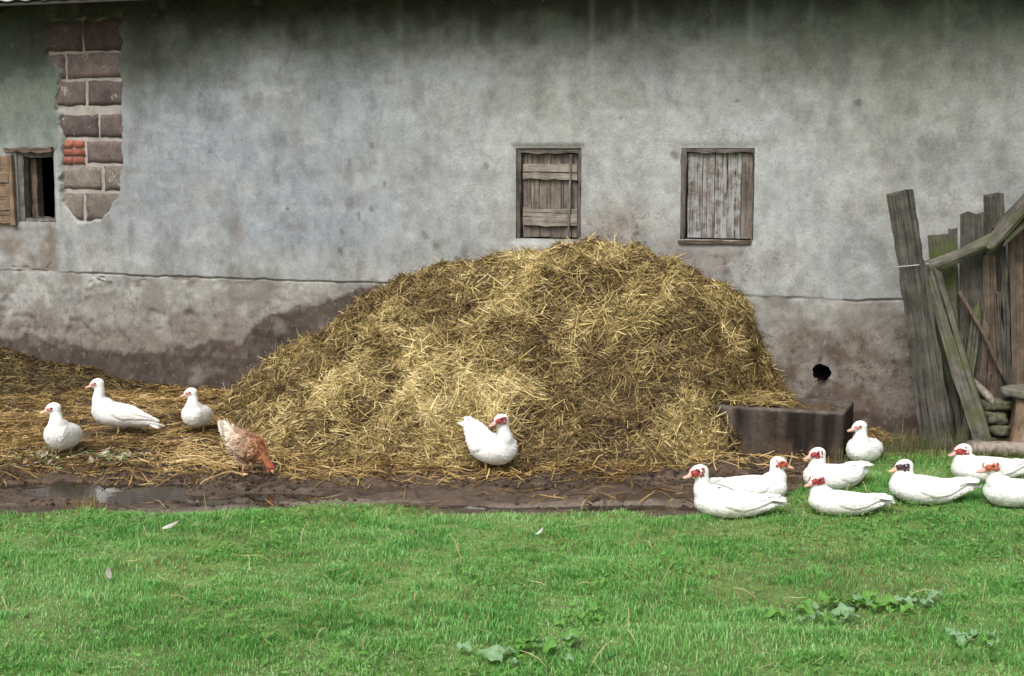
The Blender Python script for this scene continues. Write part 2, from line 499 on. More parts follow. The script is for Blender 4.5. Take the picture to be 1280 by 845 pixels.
def build_ground():
    def axis(lo, hi, step, far):
        core = np.arange(lo, hi + 1e-6, step)
        out = [step]
        x = step
        tail = []
        pos = 0
        while pos < far:
            x *= 1.35; pos += x; tail.append(pos)
        tail = np.array(tail)
        return np.concatenate([(lo - tail)[::-1], core, hi + tail])
    xs = axis(-5.2, 4.6, 0.022, 600)
    ys = axis(4.4, 11.9, 0.022, 600)
    X, Y = np.meshgrid(xs, ys)
    Z = terrain(X, Y)
    nx, ny = len(xs), len(ys)
    idx = np.arange(nx * ny).reshape(ny, nx)
    F = np.stack([idx[:-1, :-1], idx[:-1, 1:], idx[1:, 1:], idx[1:, :-1]], -1).reshape(-1, 4)
    g = sstep(-0.02, 0.10, lawn_edge(X, Y))[..., None]
    n1 = fbm(X * 2.2, Y * 2.2, 41, 5)[..., None]
    n2 = fbm(X * 9, Y * 13, 43, 4)[..., None]
    mudc = np.array([0.112, 0.076, 0.052]) * (0.55 + 0.9 * n2) * (0.8 + 0.4 * n1)
    pale = sstep(0.50, 0.68, fbm(X * 1.6, Y * 10, 47, 4))[..., None]
    track = (sstep(8.25, 8.05, Y) * sstep(7.6, 7.8, Y))[..., None]
    mudc = mudc * (1 - pale * track * 0.8) + np.array([0.25, 0.20, 0.155]) * pale * track * 0.8
    yard = sstep(8.72, 9.0, Y + (fbm(X * 2.5, Y * 2.5, 51, 3) - 0.5) * 0.4)[..., None]
    yc = np.array([0.12, 0.080, 0.042]) * (0.4 + 1.2 * n2)
    c = mudc * (1 - yard) + yc * yard
    gc = np.array([0.17, 0.25, 0.065]) * (0.6 + 0.8 * n1)
    c = c * (1 - g) + gc * g
    p1, p2 = puddle_mask(X, Y)
    wn_ = fbm(X * 1.2, Y * 6, 61, 4)
    wet = np.clip(p1 * 1.0 + p2 * 1.0 + sstep(0.47, 0.64, wn_) * sstep(7.7, 7.95, Y) * sstep(8.7, 8.4, Y) * 0.75, 0, 1) * (1 - g[..., 0])
    c = c * (1 - 0.35 * wet[..., None])
    me = mesh_np('ground', np.stack([X, Y, Z], -1).reshape(-1, 3), F, c.reshape(-1, 3), {'wet': wet.ravel()})
    tag(link('ground', me, M['ground']), 'brown muddy farmyard ground running into the lawn', kind='structure')


build_ground()


def build_puddle(name, x0, x1, y0, y1, z, label):
    xs = np.linspace(x0, x1, 12); ys = np.linspace(y0, y1, 4)
    X, Y = np.meshgrid(xs, ys)
    idx = np.arange(48).reshape(4, 12)
    F = np.stack([idx[:-1, :-1], idx[:-1, 1:], idx[1:, 1:], idx[1:, :-1]], -1).reshape(-1, 4)
    me = mesh_np(name, np.stack([X, Y, np.full_like(X, z)], -1).reshape(-1, 3), F)
    tag(link(name, me, M['water']), label, kind='structure')


build_puddle('puddle', -6.8, -0.75, 7.98, 8.82, -0.012, 'shallow brown puddle on the mud at left')
build_puddle('puddle', -2.0, 1.35, 7.80, 8.12, -0.006, 'thin film of water in the wheel track before the lawn')

# ------------------------------------------------------------------ the barn
BARN = empty('barn', (0, 10.9, 0), -TH)
tag(BARN, 'long old barn with stained grey plaster wall and small shuttered windows', 'barn')
A0, A1, ZT = -9.0, 7.0, 3.42
OPEN = [(-4.53, -4.145, 1.405, 2.0), (0.030, 0.546, 1.352, 2.024), (1.298, 1.830, 1.372, 2.028)]
HOLE = (2.338, 0.447, 0.066)
PATCH = np.array([(-4.15, 3.10), (-4.16, 2.82), (-4.03, 2.66), (-4.075, 2.6), (-4.085, 2.36), (-4.045, 2.3), (-4.05, 1.9), (-4.06, 1.66), (-4.02, 1.5),
                  (-3.94, 1.43), (-3.86, 1.405), (-3.66, 1.44), (-3.56, 1.54), (-3.49, 1.66), (-3.445, 1.88), (-3.425, 2.1), (-3.41, 3.10)])


def poly_sd(px, pz, poly):
    """signed distance to a polygon, above 0 inside"""
    d = np.full(px.shape, 1e9); ins = np.zeros(px.shape, bool)
    for (x1, y1), (x2, y2) in zip(poly, np.roll(poly, -1, 0)):
        ex, ey = x2 - x1, y2 - y1
        t = np.clip(((px - x1) * ex + (pz - y1) * ey) / (ex * ex + ey * ey), 0, 1)
        d = np.minimum(d, np.hypot(px - x1 - t * ex, pz - y1 - t * ey))
        cr = ((y1 > pz) != (y2 > pz)) & (px < (x2 - x1) * (pz - y1) / (y2 - y1 + 1e-12) + x1)
        ins ^= cr
    return np.where(ins, d, -d)


def crack_z(a):
    return 0.978 + (fbm(a * 1.3, a * 0 + 3.3, 71, 5) - 0.5) * 0.05 + (fbm(a * 14, a * 0 + 1.7, 72, 4) - .5) * .022


def wall_h(a, z):
    """how far the plaster stands out"""
    h = (fbm(a * 1.2, z * 1.2, 81, 3) - 0.5) * 0.03 + (fbm(a * 9, z * 9, 82, 3) - 0.5) * 0.006
    cz = crack_z(a)
    up = sstep(cz - 0.004, cz + 0.010, z)
    h = h + 0.005 * up + 0.013
    gap = np.exp(-((z - cz) / 0.006) ** 2) * sstep(0.36, 0.55, fbm(a * 2.2, a * 0, 73, 4))
    h = h - 0.018 * gap
    low = 1 - up
    chips = sstep(0.60, 0.66, fbm(a * 6, z * 9, 84, 4)) * sstep(0.35, 0.5, z) * low
    left = sstep(-1.6, -2.2, a)
    h = h - 0.016 * chips * left - low * sstep(0.5, 0.8, fbm(a * 14, z * 14, 85, 3)) * 0.008
    sd = poly_sd(a, z, PATCH) + (fbm(a * 9, z * 9, 86, 5) - 0.5) * 0.115
    ins = sstep(-0.006, 0.006, sd)
    lip = sstep(-.05, -.008, sd) * (1 - ins)
    h = h * (1 - ins) - 0.016 * ins + .004 * lip
    # flaked plaster under and left of the far-left window
    fl = sstep(-4.08, -4.2, a) * sstep(1.42, 1.36, z) * up
    h = h - fl * 0.012 * sstep(0.45, 0.55, fbm(a * 7, z * 7, 87, 4))
    return h


def lerp3(c, tgt, m):
    return c * (1 - m[..., None]) + np.array(tgt) * m[..., None]


def wall_col(a, z):
    n1 = fbm(a * 1.5, z * 1.5, 91, 5); n2 = fbm(a * 5, z * 5, 92, 5); n3 = fbm(a * 18, z * 18, 93, 4)
    st = fbm(a * 11, z * 0.9, 94, 4)                                  # run-down streaks
    c = np.ones(a.shape + (3,)) * np.array([0.328, 0.343, 0.345])
    c = lerp3(c, (0.40, 0.40, 0.38), sstep(0.45, 0.7, n1) * 0.8)
    c = lerp3(c, (0.235, 0.235, 0.215), sstep(0.56, 0.40, n2) * 0.45)
    # bluish grey field between the bare blocks and the middle
    blue = sstep(-4.0, -3.0, a) * sstep(0.3, -1.6, a) * sstep(1.0, 1.4, z)
    c = lerp3(c, (0.265, 0.295, 0.335), blue * (0.35 + 0.65 * sstep(0.35, 0.65, n1)) * 0.85)
    # blocks ghosting through the thin plaster
    cell = vnoise(np.floor((a + 0.18 * (np.floor(z / 0.245) % 2)) / 0.36) + 0.01, np.floor(z / 0.245) + 0.01, 95)
    fx = ((a + 0.18 * (np.floor(z / 0.245) % 2)) / 0.36) % 1; fz = (z / 0.245) % 1
    fx = fx + (n2 - .5) * .35; fz = fz + (n1 - .5) * .35
    inside = sstep(0.0, 0.3, fx) * sstep(1, 0.7, fx) * sstep(0, 0.35, fz) * sstep(1, 0.65, fz)
    gh = inside * sstep(0.35, 0.8, cell + (n2 - 0.5) * 0.6) * sstep(-3.5, -3.1, a) * sstep(-1.2, -2.0, a) * sstep(1.9, 2.1, z) * sstep(2.75, 2.5, z)
    c = lerp3(c, (0.135, 0.15, 0.16), gh * 0.60 * sstep(.3, .6, n2 * .5 + n3 * .5))
    course = np.exp(-((((z + .012 * (n2 - .5)) % 0.245) - 0.12) / 0.014) ** 2) * sstep(.4, .62, fbm(a * 1.1, z * 5, 98, 4)) * sstep(1.0, 1.3, z)
    c = lerp3(c, (0.23, 0.235, 0.23), course * .38)
    scuff = sstep(.66, .74, fbm(a * 3.2 + z * 1.2, z * 11, 99, 5))
    c = lerp3(c, (0.47, 0.47, 0.45), scuff * .22)
    c = lerp3(c, (0.20, 0.19, 0.17), sstep(.66, .73, fbm(a * 8, z * 5, 89, 5)) * .45)
    # pale middle and right
    c = lerp3(c, (0.405, 0.415, 0.41), np.exp(-((a - 0.9) / 1.5) ** 2 - ((z - 1.75) / 0.5) ** 2) * (0.3 + 0.7 * n2))
    c = lerp3(c, (0.46, 0.47, 0.47), np.exp(-((a - 1.95) / 0.35) ** 2 - ((z - 1.25) / 0.25) ** 2) * 0.6)
    c = lerp3(c, (0.245, 0.25, 0.225), sstep(1.8, 3.2, a) * sstep(1.5, 2.5, z) * 0.65)
    # mould, greener at the left end; the wall also darkens to near-black at its top
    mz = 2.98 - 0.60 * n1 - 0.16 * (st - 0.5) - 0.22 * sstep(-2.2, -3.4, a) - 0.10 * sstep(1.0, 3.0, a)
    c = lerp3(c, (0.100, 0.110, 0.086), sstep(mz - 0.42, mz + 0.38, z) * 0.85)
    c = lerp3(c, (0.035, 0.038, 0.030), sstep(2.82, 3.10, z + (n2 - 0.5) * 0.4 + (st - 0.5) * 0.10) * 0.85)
    gl = sstep(-4.0, -4.12, a) * sstep(1.9, 2.2, z)
    c = lerp3(c, (0.14, 0.175, 0.145), gl * (0.55 + 0.45 * n2))
    c = lerp3(c, (0.045, 0.052, 0.038), np.exp(-((a + 3.2) / 0.40) ** 2 - ((z - 2.72) / 0.20) ** 2) * sstep(0.2, 0.5, n2) * 0.8)
    c = lerp3(c, (0.050, 0.058, 0.042), sstep(-4.0, -4.2, a) * sstep(2.4, 2.75, z + (n2 - .5) * .4) * 0.9)
    # pale lime runs
    for ar, zl in ((0.62, 2.3), (1.52, 2.2), (1.78, 2.5), (2.2, 2.6), (3.1, 2.55), (-0.9, 2.55), (0.95, 2.6)):
        c = lerp3(c, (0.40, 0.40, 0.37), np.exp(-((a - ar - 0.02 * (n2 - .5)) / 0.022) ** 2) * sstep(zl - 0.2, zl + 0.2, z) * 0.24 * sstep(0.3, 0.6, n2))
    # below the crack: brown, rough coat
    low = sstep(crack_z(a) + 0.004, crack_z(a) - 0.004, z)
    lowc = np.ones_like(c) * np.array([0.315, 0.305, 0.280])
    lowc = lerp3(lowc, (0.385, 0.385, 0.365), sstep(0.4, 0.65, n1))
    lowc = lerp3(lowc, (0.17, 0.15, 0.13), sstep(0.55, 0.38, n2) * 0.55)
    lowc = lerp3(lowc, (0.20, 0.165, 0.14), sstep(.85, .45, z + (n2 - .5) * .3) * .7)
    lowc = lerp3(lowc, (0.175, 0.145, 0.122), sstep(1.5, 2.0, a) * sstep(.98, .45, z + (n2 - .5) * .55) * 0.85)
    lowc = lerp3(lowc, (0.115, 0.082, 0.065), sstep(1.6, 2.0, a) * sstep(0.46, 0.62, fbm(a * 7, z * 7, 96, 5)) * sstep(0.95, 0.6, z) * 0.8)
    c = c * (1 - low[..., None]) + lowc * low[..., None]
    # damp
    zd = np.interp(a, [-6, -4.8, -3.95, -3.14, -2.37, -2.15, -1.7, -1.28, -1.05, 1.8, 2.0, 7], [.48, .44, .36, .38, .48, .66, .80, .95, .97, .9, .2, .12])
    zd = zd + (n2 - 0.5) * 0.20 + (n3 - .5) * .08
    dm = sstep(0.015, -0.03, z - zd)
    dampc = np.ones_like(c) * np.array([0.066, 0.048, 0.039]) * (0.35 + 1.3 * n3[..., None])
    dampc = lerp3(dampc, (0.21, 0.19, 0.175), sstep(0.58, 0.72, n2) * 0.7)
    dampc = lerp3(dampc, (0.22, 0.2, 0.185), np.exp(-((z - 0.335 - 0.01 * n2) / 0.010) ** 2) * sstep(0.4, 0.6, n3) * 0.7)
    c = c * (1 - dm[..., None] * 0.93) + dampc * dm[..., None] * 0.93
    c = lerp3(c, (0.085, 0.062, 0.045), sstep(-3.3, -4.6, a) * sstep(0.75, 0.35, z) * sstep(0.5, 0.6, fbm(a * 12, z * 12, 97, 4)) * 0.8)
    # brown splash between and under the two shutters
    for ca, cz, ra, rz, k in ((0.86, 1.46, 0.24, 0.20, .75), (0.62, 1.33, .2, .12, .6), (1.60, 1.22, 0.42, 0.13, .7), (1.25, 1.30, .15, .15, .5), (-2.36, 1.35, .05, .12, .6), (-0.9, 1.2, .1, .1, .35)):
        c = lerp3(c, (0.20, 0.155, 0.125), np.exp(-((a - ca) / ra) ** 2 - ((z - cz) / rz) ** 2) * k * sstep(0.25, 0.6, n2 * .6 + n3 * .4))
    # small dark knocks and thrown dung
    for ma, mzz, rr, el in ((-1.152, 2.049, .016, 1.5), (-1.348, 1.919, .013, 2.2), (-.711, 1.356, .028, 1.3), (-.624, 1.29, .024, 1.2), (-1.271, 1.502, .014, 2.6), (-1.166, 1.566, .013, 2),
                            (-1.426, 1.373, .017, 1.6), (-1.436, 1.221, .017, 1.8), (2.536, 2.338, .028, .9), (1.257, 1.975, .026, 1.2), (1.875, 2.112, .012, .7), (1.70, 2.36, .02, .5), (-2.6, 2.0, .01, 1.5), (-.2, 1.9, .010, 2),
                            (2.2, 1.7, .012, 1.2), (-1.05, 1.75, .012, 1.6), (-1.9, 1.55, .014, 1.2), (0.85, 2.25, .009, 2)):
        dd = np.hypot((a - ma + 0.25 * (z - mzz)) / rr, (z - mzz) / (rr * el))
        c = lerp3(c, (0.085, 0.078, 0.07), sstep(1.35, 0.65, dd + (n3 - 0.5) * 1.1) * 0.62)
    rh = np.hypot(a - 2.338, z - .447)
    c = lerp3(c, (0.30, 0.27, 0.24), sstep(.15, .08, rh + (n3 - .5) * .06) * .6)
    c = lerp3(c, (0.10, 0.082, 0.070), np.exp(-((a - 2.33 - .03 * (n2 - .5)) / .035) ** 2) * sstep(.40, .36, z) * .75)
    c = lerp3(c, (0.36, 0.34, 0.31), np.exp(-((a - 2.21) / .05) ** 2 - ((z - .36) / .10) ** 2) * sstep(.35, .6, n3) * .8)
    # limewashed edge of the far-left opening, rubble under it
    c = lerp3(c, (0.46, 0.48, 0.48), sstep(-4.15, -4.14, a) * sstep(-4.085, -4.10, a) * sstep(1.3, 1.42, z) * sstep(2.02, 2.0, z) * 0.8)
    c = lerp3(c, (0.235, 0.205, 0.175), sstep(-4.08, -4.2, a) * sstep(1.42, 1.36, z) * (1 - low) * sstep(0.4, 0.6, n2))
    # mortar in the bare patch
    sd = poly_sd(a, z, PATCH) + (fbm(a * 9, z * 9, 86, 5) - 0.5) * 0.115
    c = lerp3(c, (0.37, 0.335, 0.305), sstep(-0.004, 0.012, sd + (n3 - 0.5) * 0.03) * 0.95)
    c = lerp3(c, (0.07, 0.07, 0.06), sstep(-0.004, 0.012, sd) * sstep(2.80, 3.0, z) * 0.9)
    return c


def build_wall():
    def lines(segs, must):
        out = []
        for lo, hi, st in segs:
            out.append(np.arange(lo, hi - st * 0.4, st))
        v = np.concatenate(out + [[segs[-1][1]]])
        for m_ in must:
            v[np.argmin(np.abs(v - m_))] = m_
        return np.unique(v)
    ma = [x for o in OPEN for x in o[:2]]; mz = [x for o in OPEN for x in o[2:]]
    As = lines([(A0, -5.2, 0.1), (-5.2, -4.25, 0.02), (-4.25, -3.35, 0.010), (-3.35, 4.2, 0.02), (4.2, A1, 0.1)], ma)
    Zs = lines([(-0.15, 0.92, 0.02), (0.92, 1.04, 0.007), (1.04, 1.38, 0.02), (1.38, 3.12, 0.0125), (3.12, ZT, 0.03)], [])
    for m_ in mz: Zs[np.argmin(np.abs(Zs - m_))] = m_
    A, Z = np.meshgrid(As, Zs)
    H = wall_h(A, Z)
    for o in OPEN:                                                      # flatten the plaster onto each opening
        near = np.maximum(np.maximum(o[0] - A, A - o[1]), np.maximum(o[2] - Z, Z - o[3]))
        H = H * sstep(0.0, 0.05, near)
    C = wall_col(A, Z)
    V = np.stack([A, -H, Z], -1)
    # the drain hole: pull the ring of grid points onto its circle
    ha, hz, hr = HOLE
    r = np.hypot(A - ha, Z - hz)
    ring = (r > hr * 0.72) & (r < hr * 1.3)
    ang = np.arctan2(Z - hz, A - ha)
    hrr = hr * (1 + .07 * np.sin(3 * ang + 1) + .05 * np.sin(7 * ang + 2))
    V[..., 0] = np.where(ring, ha + hrr * np.cos(ang), V[..., 0])
    V[..., 2] = np.where(ring, hz + hrr * np.sin(ang), V[..., 2])
    nx, nz = len(As), len(Zs)
    idx = np.arange(nx * nz).reshape(nz, nx)
    F = np.stack([idx[:-1, :-1], idx[:-1, 1:], idx[1:, 1:], idx[1:, :-1]], -1).reshape(-1, 4)
    ca = ((A[:-1, :-1] + A[1:, 1:]) / 2).ravel(); cz = ((Z[:-1, :-1] + Z[1:, 1:]) / 2).ravel()
    keep = np.ones(len(F), bool)
    for o in OPEN:
        keep &= ~((ca > o[0]) & (ca < o[1]) & (cz > o[2]) & (cz < o[3]))
    keep &= ~(np.hypot(ca - ha, cz - hz) < hr * 0.9)
    grit = (sstep(1.0, .75, Z + (fbm(A * 2, Z * 2, 88, 3) - .5) * .5) * (.45 + .55 * sstep(1.2, 2.0, A)) + .75 * np.exp(-((A - .86) / .35) ** 2 - ((Z - 1.42) / .22) ** 2) + .6 * np.exp(-((A - 1.6) / .5) ** 2 - ((Z - 1.2) / .16) ** 2) + .12).clip(0, 1)
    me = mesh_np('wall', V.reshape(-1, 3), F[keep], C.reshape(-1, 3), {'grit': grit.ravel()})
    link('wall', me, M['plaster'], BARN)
    # reveals of the openings, the drain pipe, the other walls
    M['reveal'] = mat_plain('reveal', (0.34, 0.33, 0.31), 0.9, 0.4, 18, 0.7, 0.008, c2=(0.20, 0.19, 0.17))
    for o in OPEN:
        bm = bmesh.new()
        c4 = [(o[0], o[2]), (o[1], o[2]), (o[1], o[3]), (o[0], o[3])]
        f_ = [bm.verts.new((x, 0, z)) for x, z in c4]; b_ = [bm.verts.new((x, 0.34, z)) for x, z in c4]
        for k in range(4):
            bm.faces.new((f_[k], f_[(k + 1) % 4], b_[(k + 1) % 4], b_[k]))
        bm_to('reveal', bm, M['reveal'], BARN, smooth=False)
    bm = bmesh.new()
    add_tube(bm, [(ha, -0.004, hz), (ha, 0.5, hz)], hr * 1.13, 20, cap=False)
    bmesh.ops.contextual_create(bm, geom=[e for e in bm.edges if all(abs(v.co.y - 0.5) < 1e-4 for v in e.verts)])
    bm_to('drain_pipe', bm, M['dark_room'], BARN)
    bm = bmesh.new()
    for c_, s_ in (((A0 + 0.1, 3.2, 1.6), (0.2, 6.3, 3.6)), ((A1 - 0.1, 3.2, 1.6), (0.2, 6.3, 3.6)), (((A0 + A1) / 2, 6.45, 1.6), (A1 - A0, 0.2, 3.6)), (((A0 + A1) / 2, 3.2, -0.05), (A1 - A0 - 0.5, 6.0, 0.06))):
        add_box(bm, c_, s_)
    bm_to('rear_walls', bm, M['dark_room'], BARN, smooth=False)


build_wall()


def build_roof():
    sl = math.radians(24)
    xs = np.arange(A0 - 0.4, A1 + 0.4, 0.03)
    ln = 4.6
    t = np.array([0, ln])
    wave = 0.008 * np.sin(xs / 0.18 * 2 * PI)
    V = []; 
    for off in (0.0, 0.012):
        for tt in t:
            V.append(np.stack([xs, np.full_like(xs, -0.45 + tt * math.cos(sl)), 3.212 + tt * math.sin(sl) + wave + off], -1))
    n = len(xs); V = np.concatenate(V)
    F = []
    for base, flip in ((0, 1), (2 * n, 0)):
        i = np.arange(n - 1) + base
        q = np.stack([i, i + 1, i + 1 + n, i + n], -1)
        F.append(q[:, ::-1] if flip else q)
    i = np.arange(n - 1)
    F.append(np.stack([i, i + 1, i + 1 + 2 * n, i + 2 * n], -1))
    link('roof', mesh_np('roof', V, np.concatenate(F)), M['roof'], BARN)
    bm = bmesh.new()                                                     # far slope, closing the loft
    p = [(A0 - .4, -0.45 + ln * math.cos(sl), 3.18 + ln * math.sin(sl)), (A1 + .4, -0.45 + ln * math.cos(sl), 3.18 + ln * math.sin(sl)), (A1 + .4, 7.0, 3.3), (A0 - .4, 7.0, 3.3)]
    bm.faces.new([bm.verts.new(q) for q in p])
    for xe in (A0 + .02, A1 - .02):
        bm.faces.new([bm.verts.new(q) for q in ((xe, 0, 3.36), (xe, 6.5, 3.36), (xe, -0.45 + ln * math.cos(sl), 3.14 + ln * math.sin(sl)))])
    bm_to('rear_roof', bm, M['roof'], BARN, smooth=False)
    k = 0
    x = A0 + 0.3
    while x < A1:
        bm = bmesh.new()
        add_box(bm, (0, 0.35, 0), (0.07, 1.5, 0.10), 0.004)
        o = bm_to('rafter', bm, M['dark_room'], BARN, smooth=False)
        o.location = (x, 0.10, 3.33); o.rotation_euler = (sl, 0, 0)
        x += 0.82 + 0.05 * random.random()
    bm = bmesh.new(); add_box(bm, ((A0 + A1) / 2, -0.425, 3.188), (A1 - A0 + .6, 0.022, 0.024), 0.003)
    bm_to('fascia', bm, M['dark_room'], BARN, smooth=False)


build_roof()


def block_mesh(name, w, h, d, seed, nx=6, nz=4, rnd=0.012):
    """a rough masonry block: front face of small uneven facets, rounded rim, sides going back"""
    xs = np.linspace(-w / 2, w / 2, nx); zs = np.linspace(-h / 2, h / 2, nz)
    X, Z = np.meshgrid(xs, zs)
    Y = -(fbm(X * 22 + seed * 3.1, Z * 22, 100 + seed, 3) - 0.5) * 0.012
    edge = (np.abs(X) > w / 2 - 1e-6) | (np.abs(Z) > h / 2 - 1e-6)
    X = X + (vnoise(X * 30 + seed, Z * 30, 5) - .5) * 0.018; Z = Z + (vnoise(X * 30, Z * 30 + seed, 6) - .5) * 0.018
    Y = np.where(edge, rnd * 0.6, Y)
    front = np.stack([X, Y, Z], -1).reshape(-1, 3)
    idx = np.arange(nx * nz).reshape(nz, nx)
    F = np.stack([idx[:-1, :-1], idx[:-1, 1:], idx[1:, 1:], idx[1:, :-1]], -1).reshape(-1, 4).tolist()
    rim = list(idx[0, :]) + list(idx[1:, -1]) + list(idx[-1, -2::-1]) + list(idx[-2:0:-1, 0])
    back = front[rim].copy(); back[:, 1] = d
    base = len(front)
    V = np.concatenate([front, back])
    for k in range(len(rim)):
        k2 = (k + 1) % len(rim)
        F.append([rim[k], base + k, base + k2, rim[k2]])
    return mesh_np(name, V, np.array(F))


def build_blocks():
    rows = [(2.835, 3.09, [(-4.3, -3.82), (-3.80, -3.39)], 'block_dark'), (2.612, 2.815, [(-4.3, -3.995), (-3.975, -3.39)], 'block'), (2.385, 2.590, [(-4.12, -3.80), (-3.775, -3.40)], 'block'),
            (2.118, 2.315, [(-4.09, -3.69), (-3.665, -3.40)], 'block'), (1.905, 2.095, [(-3.81, -3.435)], 'block'), (1.685, 1.882, [(-4.08, -3.675), (-3.645, -3.40)], 'block_grey'),
            (1.43, 1.655, [(-4.1, -3.865), (-3.84, -3.44)], 'block_grey')]
    s = 0
    for z0, z1, spans, mat in rows:
        for x0, x1 in spans:
            s += 1
            o = link('concrete_block', block_mesh('concrete_block', x1 - x0 - random.uniform(0, .012), z1 - z0 - random.uniform(0, .014), 0.06, s, 8, 6, .02), M[mat], BARN)
            o.rotation_euler = (random.uniform(-.03, .03), random.uniform(-.015, .015), random.uniform(-.02, .02))
            o.location = ((x0 + x1) / 2, -0.001, (z0 + z1) / 2)
    for r, (z0, z1, spans) in enumerate([(2.035, 2.095, [(-4.06, -3.945), (-3.935, -3.835)]), (1.965, 2.025, [(-4.06, -3.83)]), (1.898, 1.955, [(-4.06, -3.96), (-3.948, -3.838)])]):
        for x0, x1 in spans:
            s += 1
            o = link('brick', block_mesh('brick', x1 - x0, z1 - z0, 0.05, s, 4, 3, 0.006), M['brick'], BARN)
            o.location = ((x0 + x1) / 2, -0.001, (z0 + z1) / 2)


build_blocks()


# ------------------------------------------------------------------ timber
def plank_mesh(L, w, t, seed=0, jag=0.0, taper=1.0, warp=0.003, seg=7, chip=0.004):
    """a board: local Z along, X across, Y thickness; uneven edges, broken top"""
    rs = np.random.default_rng(seed)
    bm = bmesh.new()
    rings = []
    nx = 4
    for i in range(seg + 1):
        f = i / seg
        z = L * f
        ww = w * (1 + (taper - 1) * f)
        cx = warp * math.sin(f * 5 + seed) ; cy = warp * 0.6 * math.cos(f * 4 + seed * 2)
        e1, e2 = rs.normal(0, chip, 2)
        ring = []
        tops = []
        for k in range(nx):
            u = -0.5 + k / (nx - 1)
            ex = e1 if k == 0 else (e2 if k == nx - 1 else 0)
            dz = 0
            if i == seg and jag: dz = rs.uniform(-jag, jag) + jag * 0.8 * math.sin(u * 7 + seed)
            ring.append((u * ww + cx + ex, -t / 2 + cy + rs.normal(0, chip * 0.25), z + dz))
            tops.append(dz)
        for k in range(nx - 1, -1, -1):
            u = -0.5 + k / (nx - 1)
            ring.append((u * ww + cx + (e1 if k == 0 else (e2 if k == nx - 1 else 0)), t / 2 + cy, z + tops[k]))
        rings.append([bm.verts.new(p) for p in ring])
    n = 2 * nx
    for a_, b_ in zip(rings, rings[1:]):
        for k in range(n):
            bm.faces.new((a_[k], a_[(k + 1) % n], b_[(k + 1) % n], b_[k]))
    bm.faces.new(rings[0][::-1]); bm.faces.new(rings[-1])
    return bm


def plank(name, p0, p1, w, t, mat, parent=None, seed=0, face=(0, -1, 0), **kw):
    """board from p0 to p1, its broad side turned towards `face`"""
    p0, p1 = Vector(p0), Vector(p1)
    d = p1 - p0
    bm = plank_mesh(d.length, w, t, seed, **kw)
    o = bm_to(name, bm, M[mat], None, smooth=False)
    zc = d.normalized(); yc = -Vector(face); yc = (yc - zc * yc.dot(zc)).normalized(); xc = yc.cross(zc)
    mw = Matrix.Translation(p0) @ Matrix((xc, yc, zc)).transposed().to_4x4()
    o.parent = parent
    o.matrix_local = mw if parent is None or True else mw
    return o


def shutter_frame(par, o, y, wl_, wr, wt, wb, mat='wood_frame'):
    """the four frame pieces in an opening; children of the shutter"""
    a0, a1, z0, z1 = o
    plank('frame', (a0 + wl_ / 2 + .002, y, z0 + .002), (a0 + wl_ / 2 + .002, y, z1 - .002), wl_, 0.07, mat, par, 3)
    plank('frame', (a1 - wr / 2 - .002, y, z0 + .002), (a1 - wr / 2 - .002, y, z1 - .002), wr, 0.07, mat, par, 4)
    plank('frame', (a0 + wl_ + .003, y, z1 - wt / 2 - .003), (a1 - wr - .003, y, z1 - wt / 2 - .003), wt, 0.066, mat, par, 5, warp=0.001)
    if wb: plank('frame', (a0 + wl_ + .003, y, z0 + wb / 2 + .003), (a1 - wr - .003, y, z0 + wb / 2 + .003), wb, 0.066, mat, par, 6, warp=0.001)


def boards(par, x0, x1, z0, z1, y, n, mat, seed, t=0.024, gap=0.004):
    rs = np.random.default_rng(seed)
    w = rs.uniform(0.8, 1.25, n); w = w / w.sum() * (x1 - x0)
    x = x0
    for k in range(n):
        plank('board', (x + w[k] / 2, y + rs.uniform(-.003, .003), z0 + rs.uniform(0, .006)), (x + w[k] / 2 + rs.uniform(-.002, .002), y, z1 - rs.uniform(0, .006)), w[k] - gap, t, mat, par, seed * 10 + k, warp=0.001, chip=0.0015)
        x += w[k]


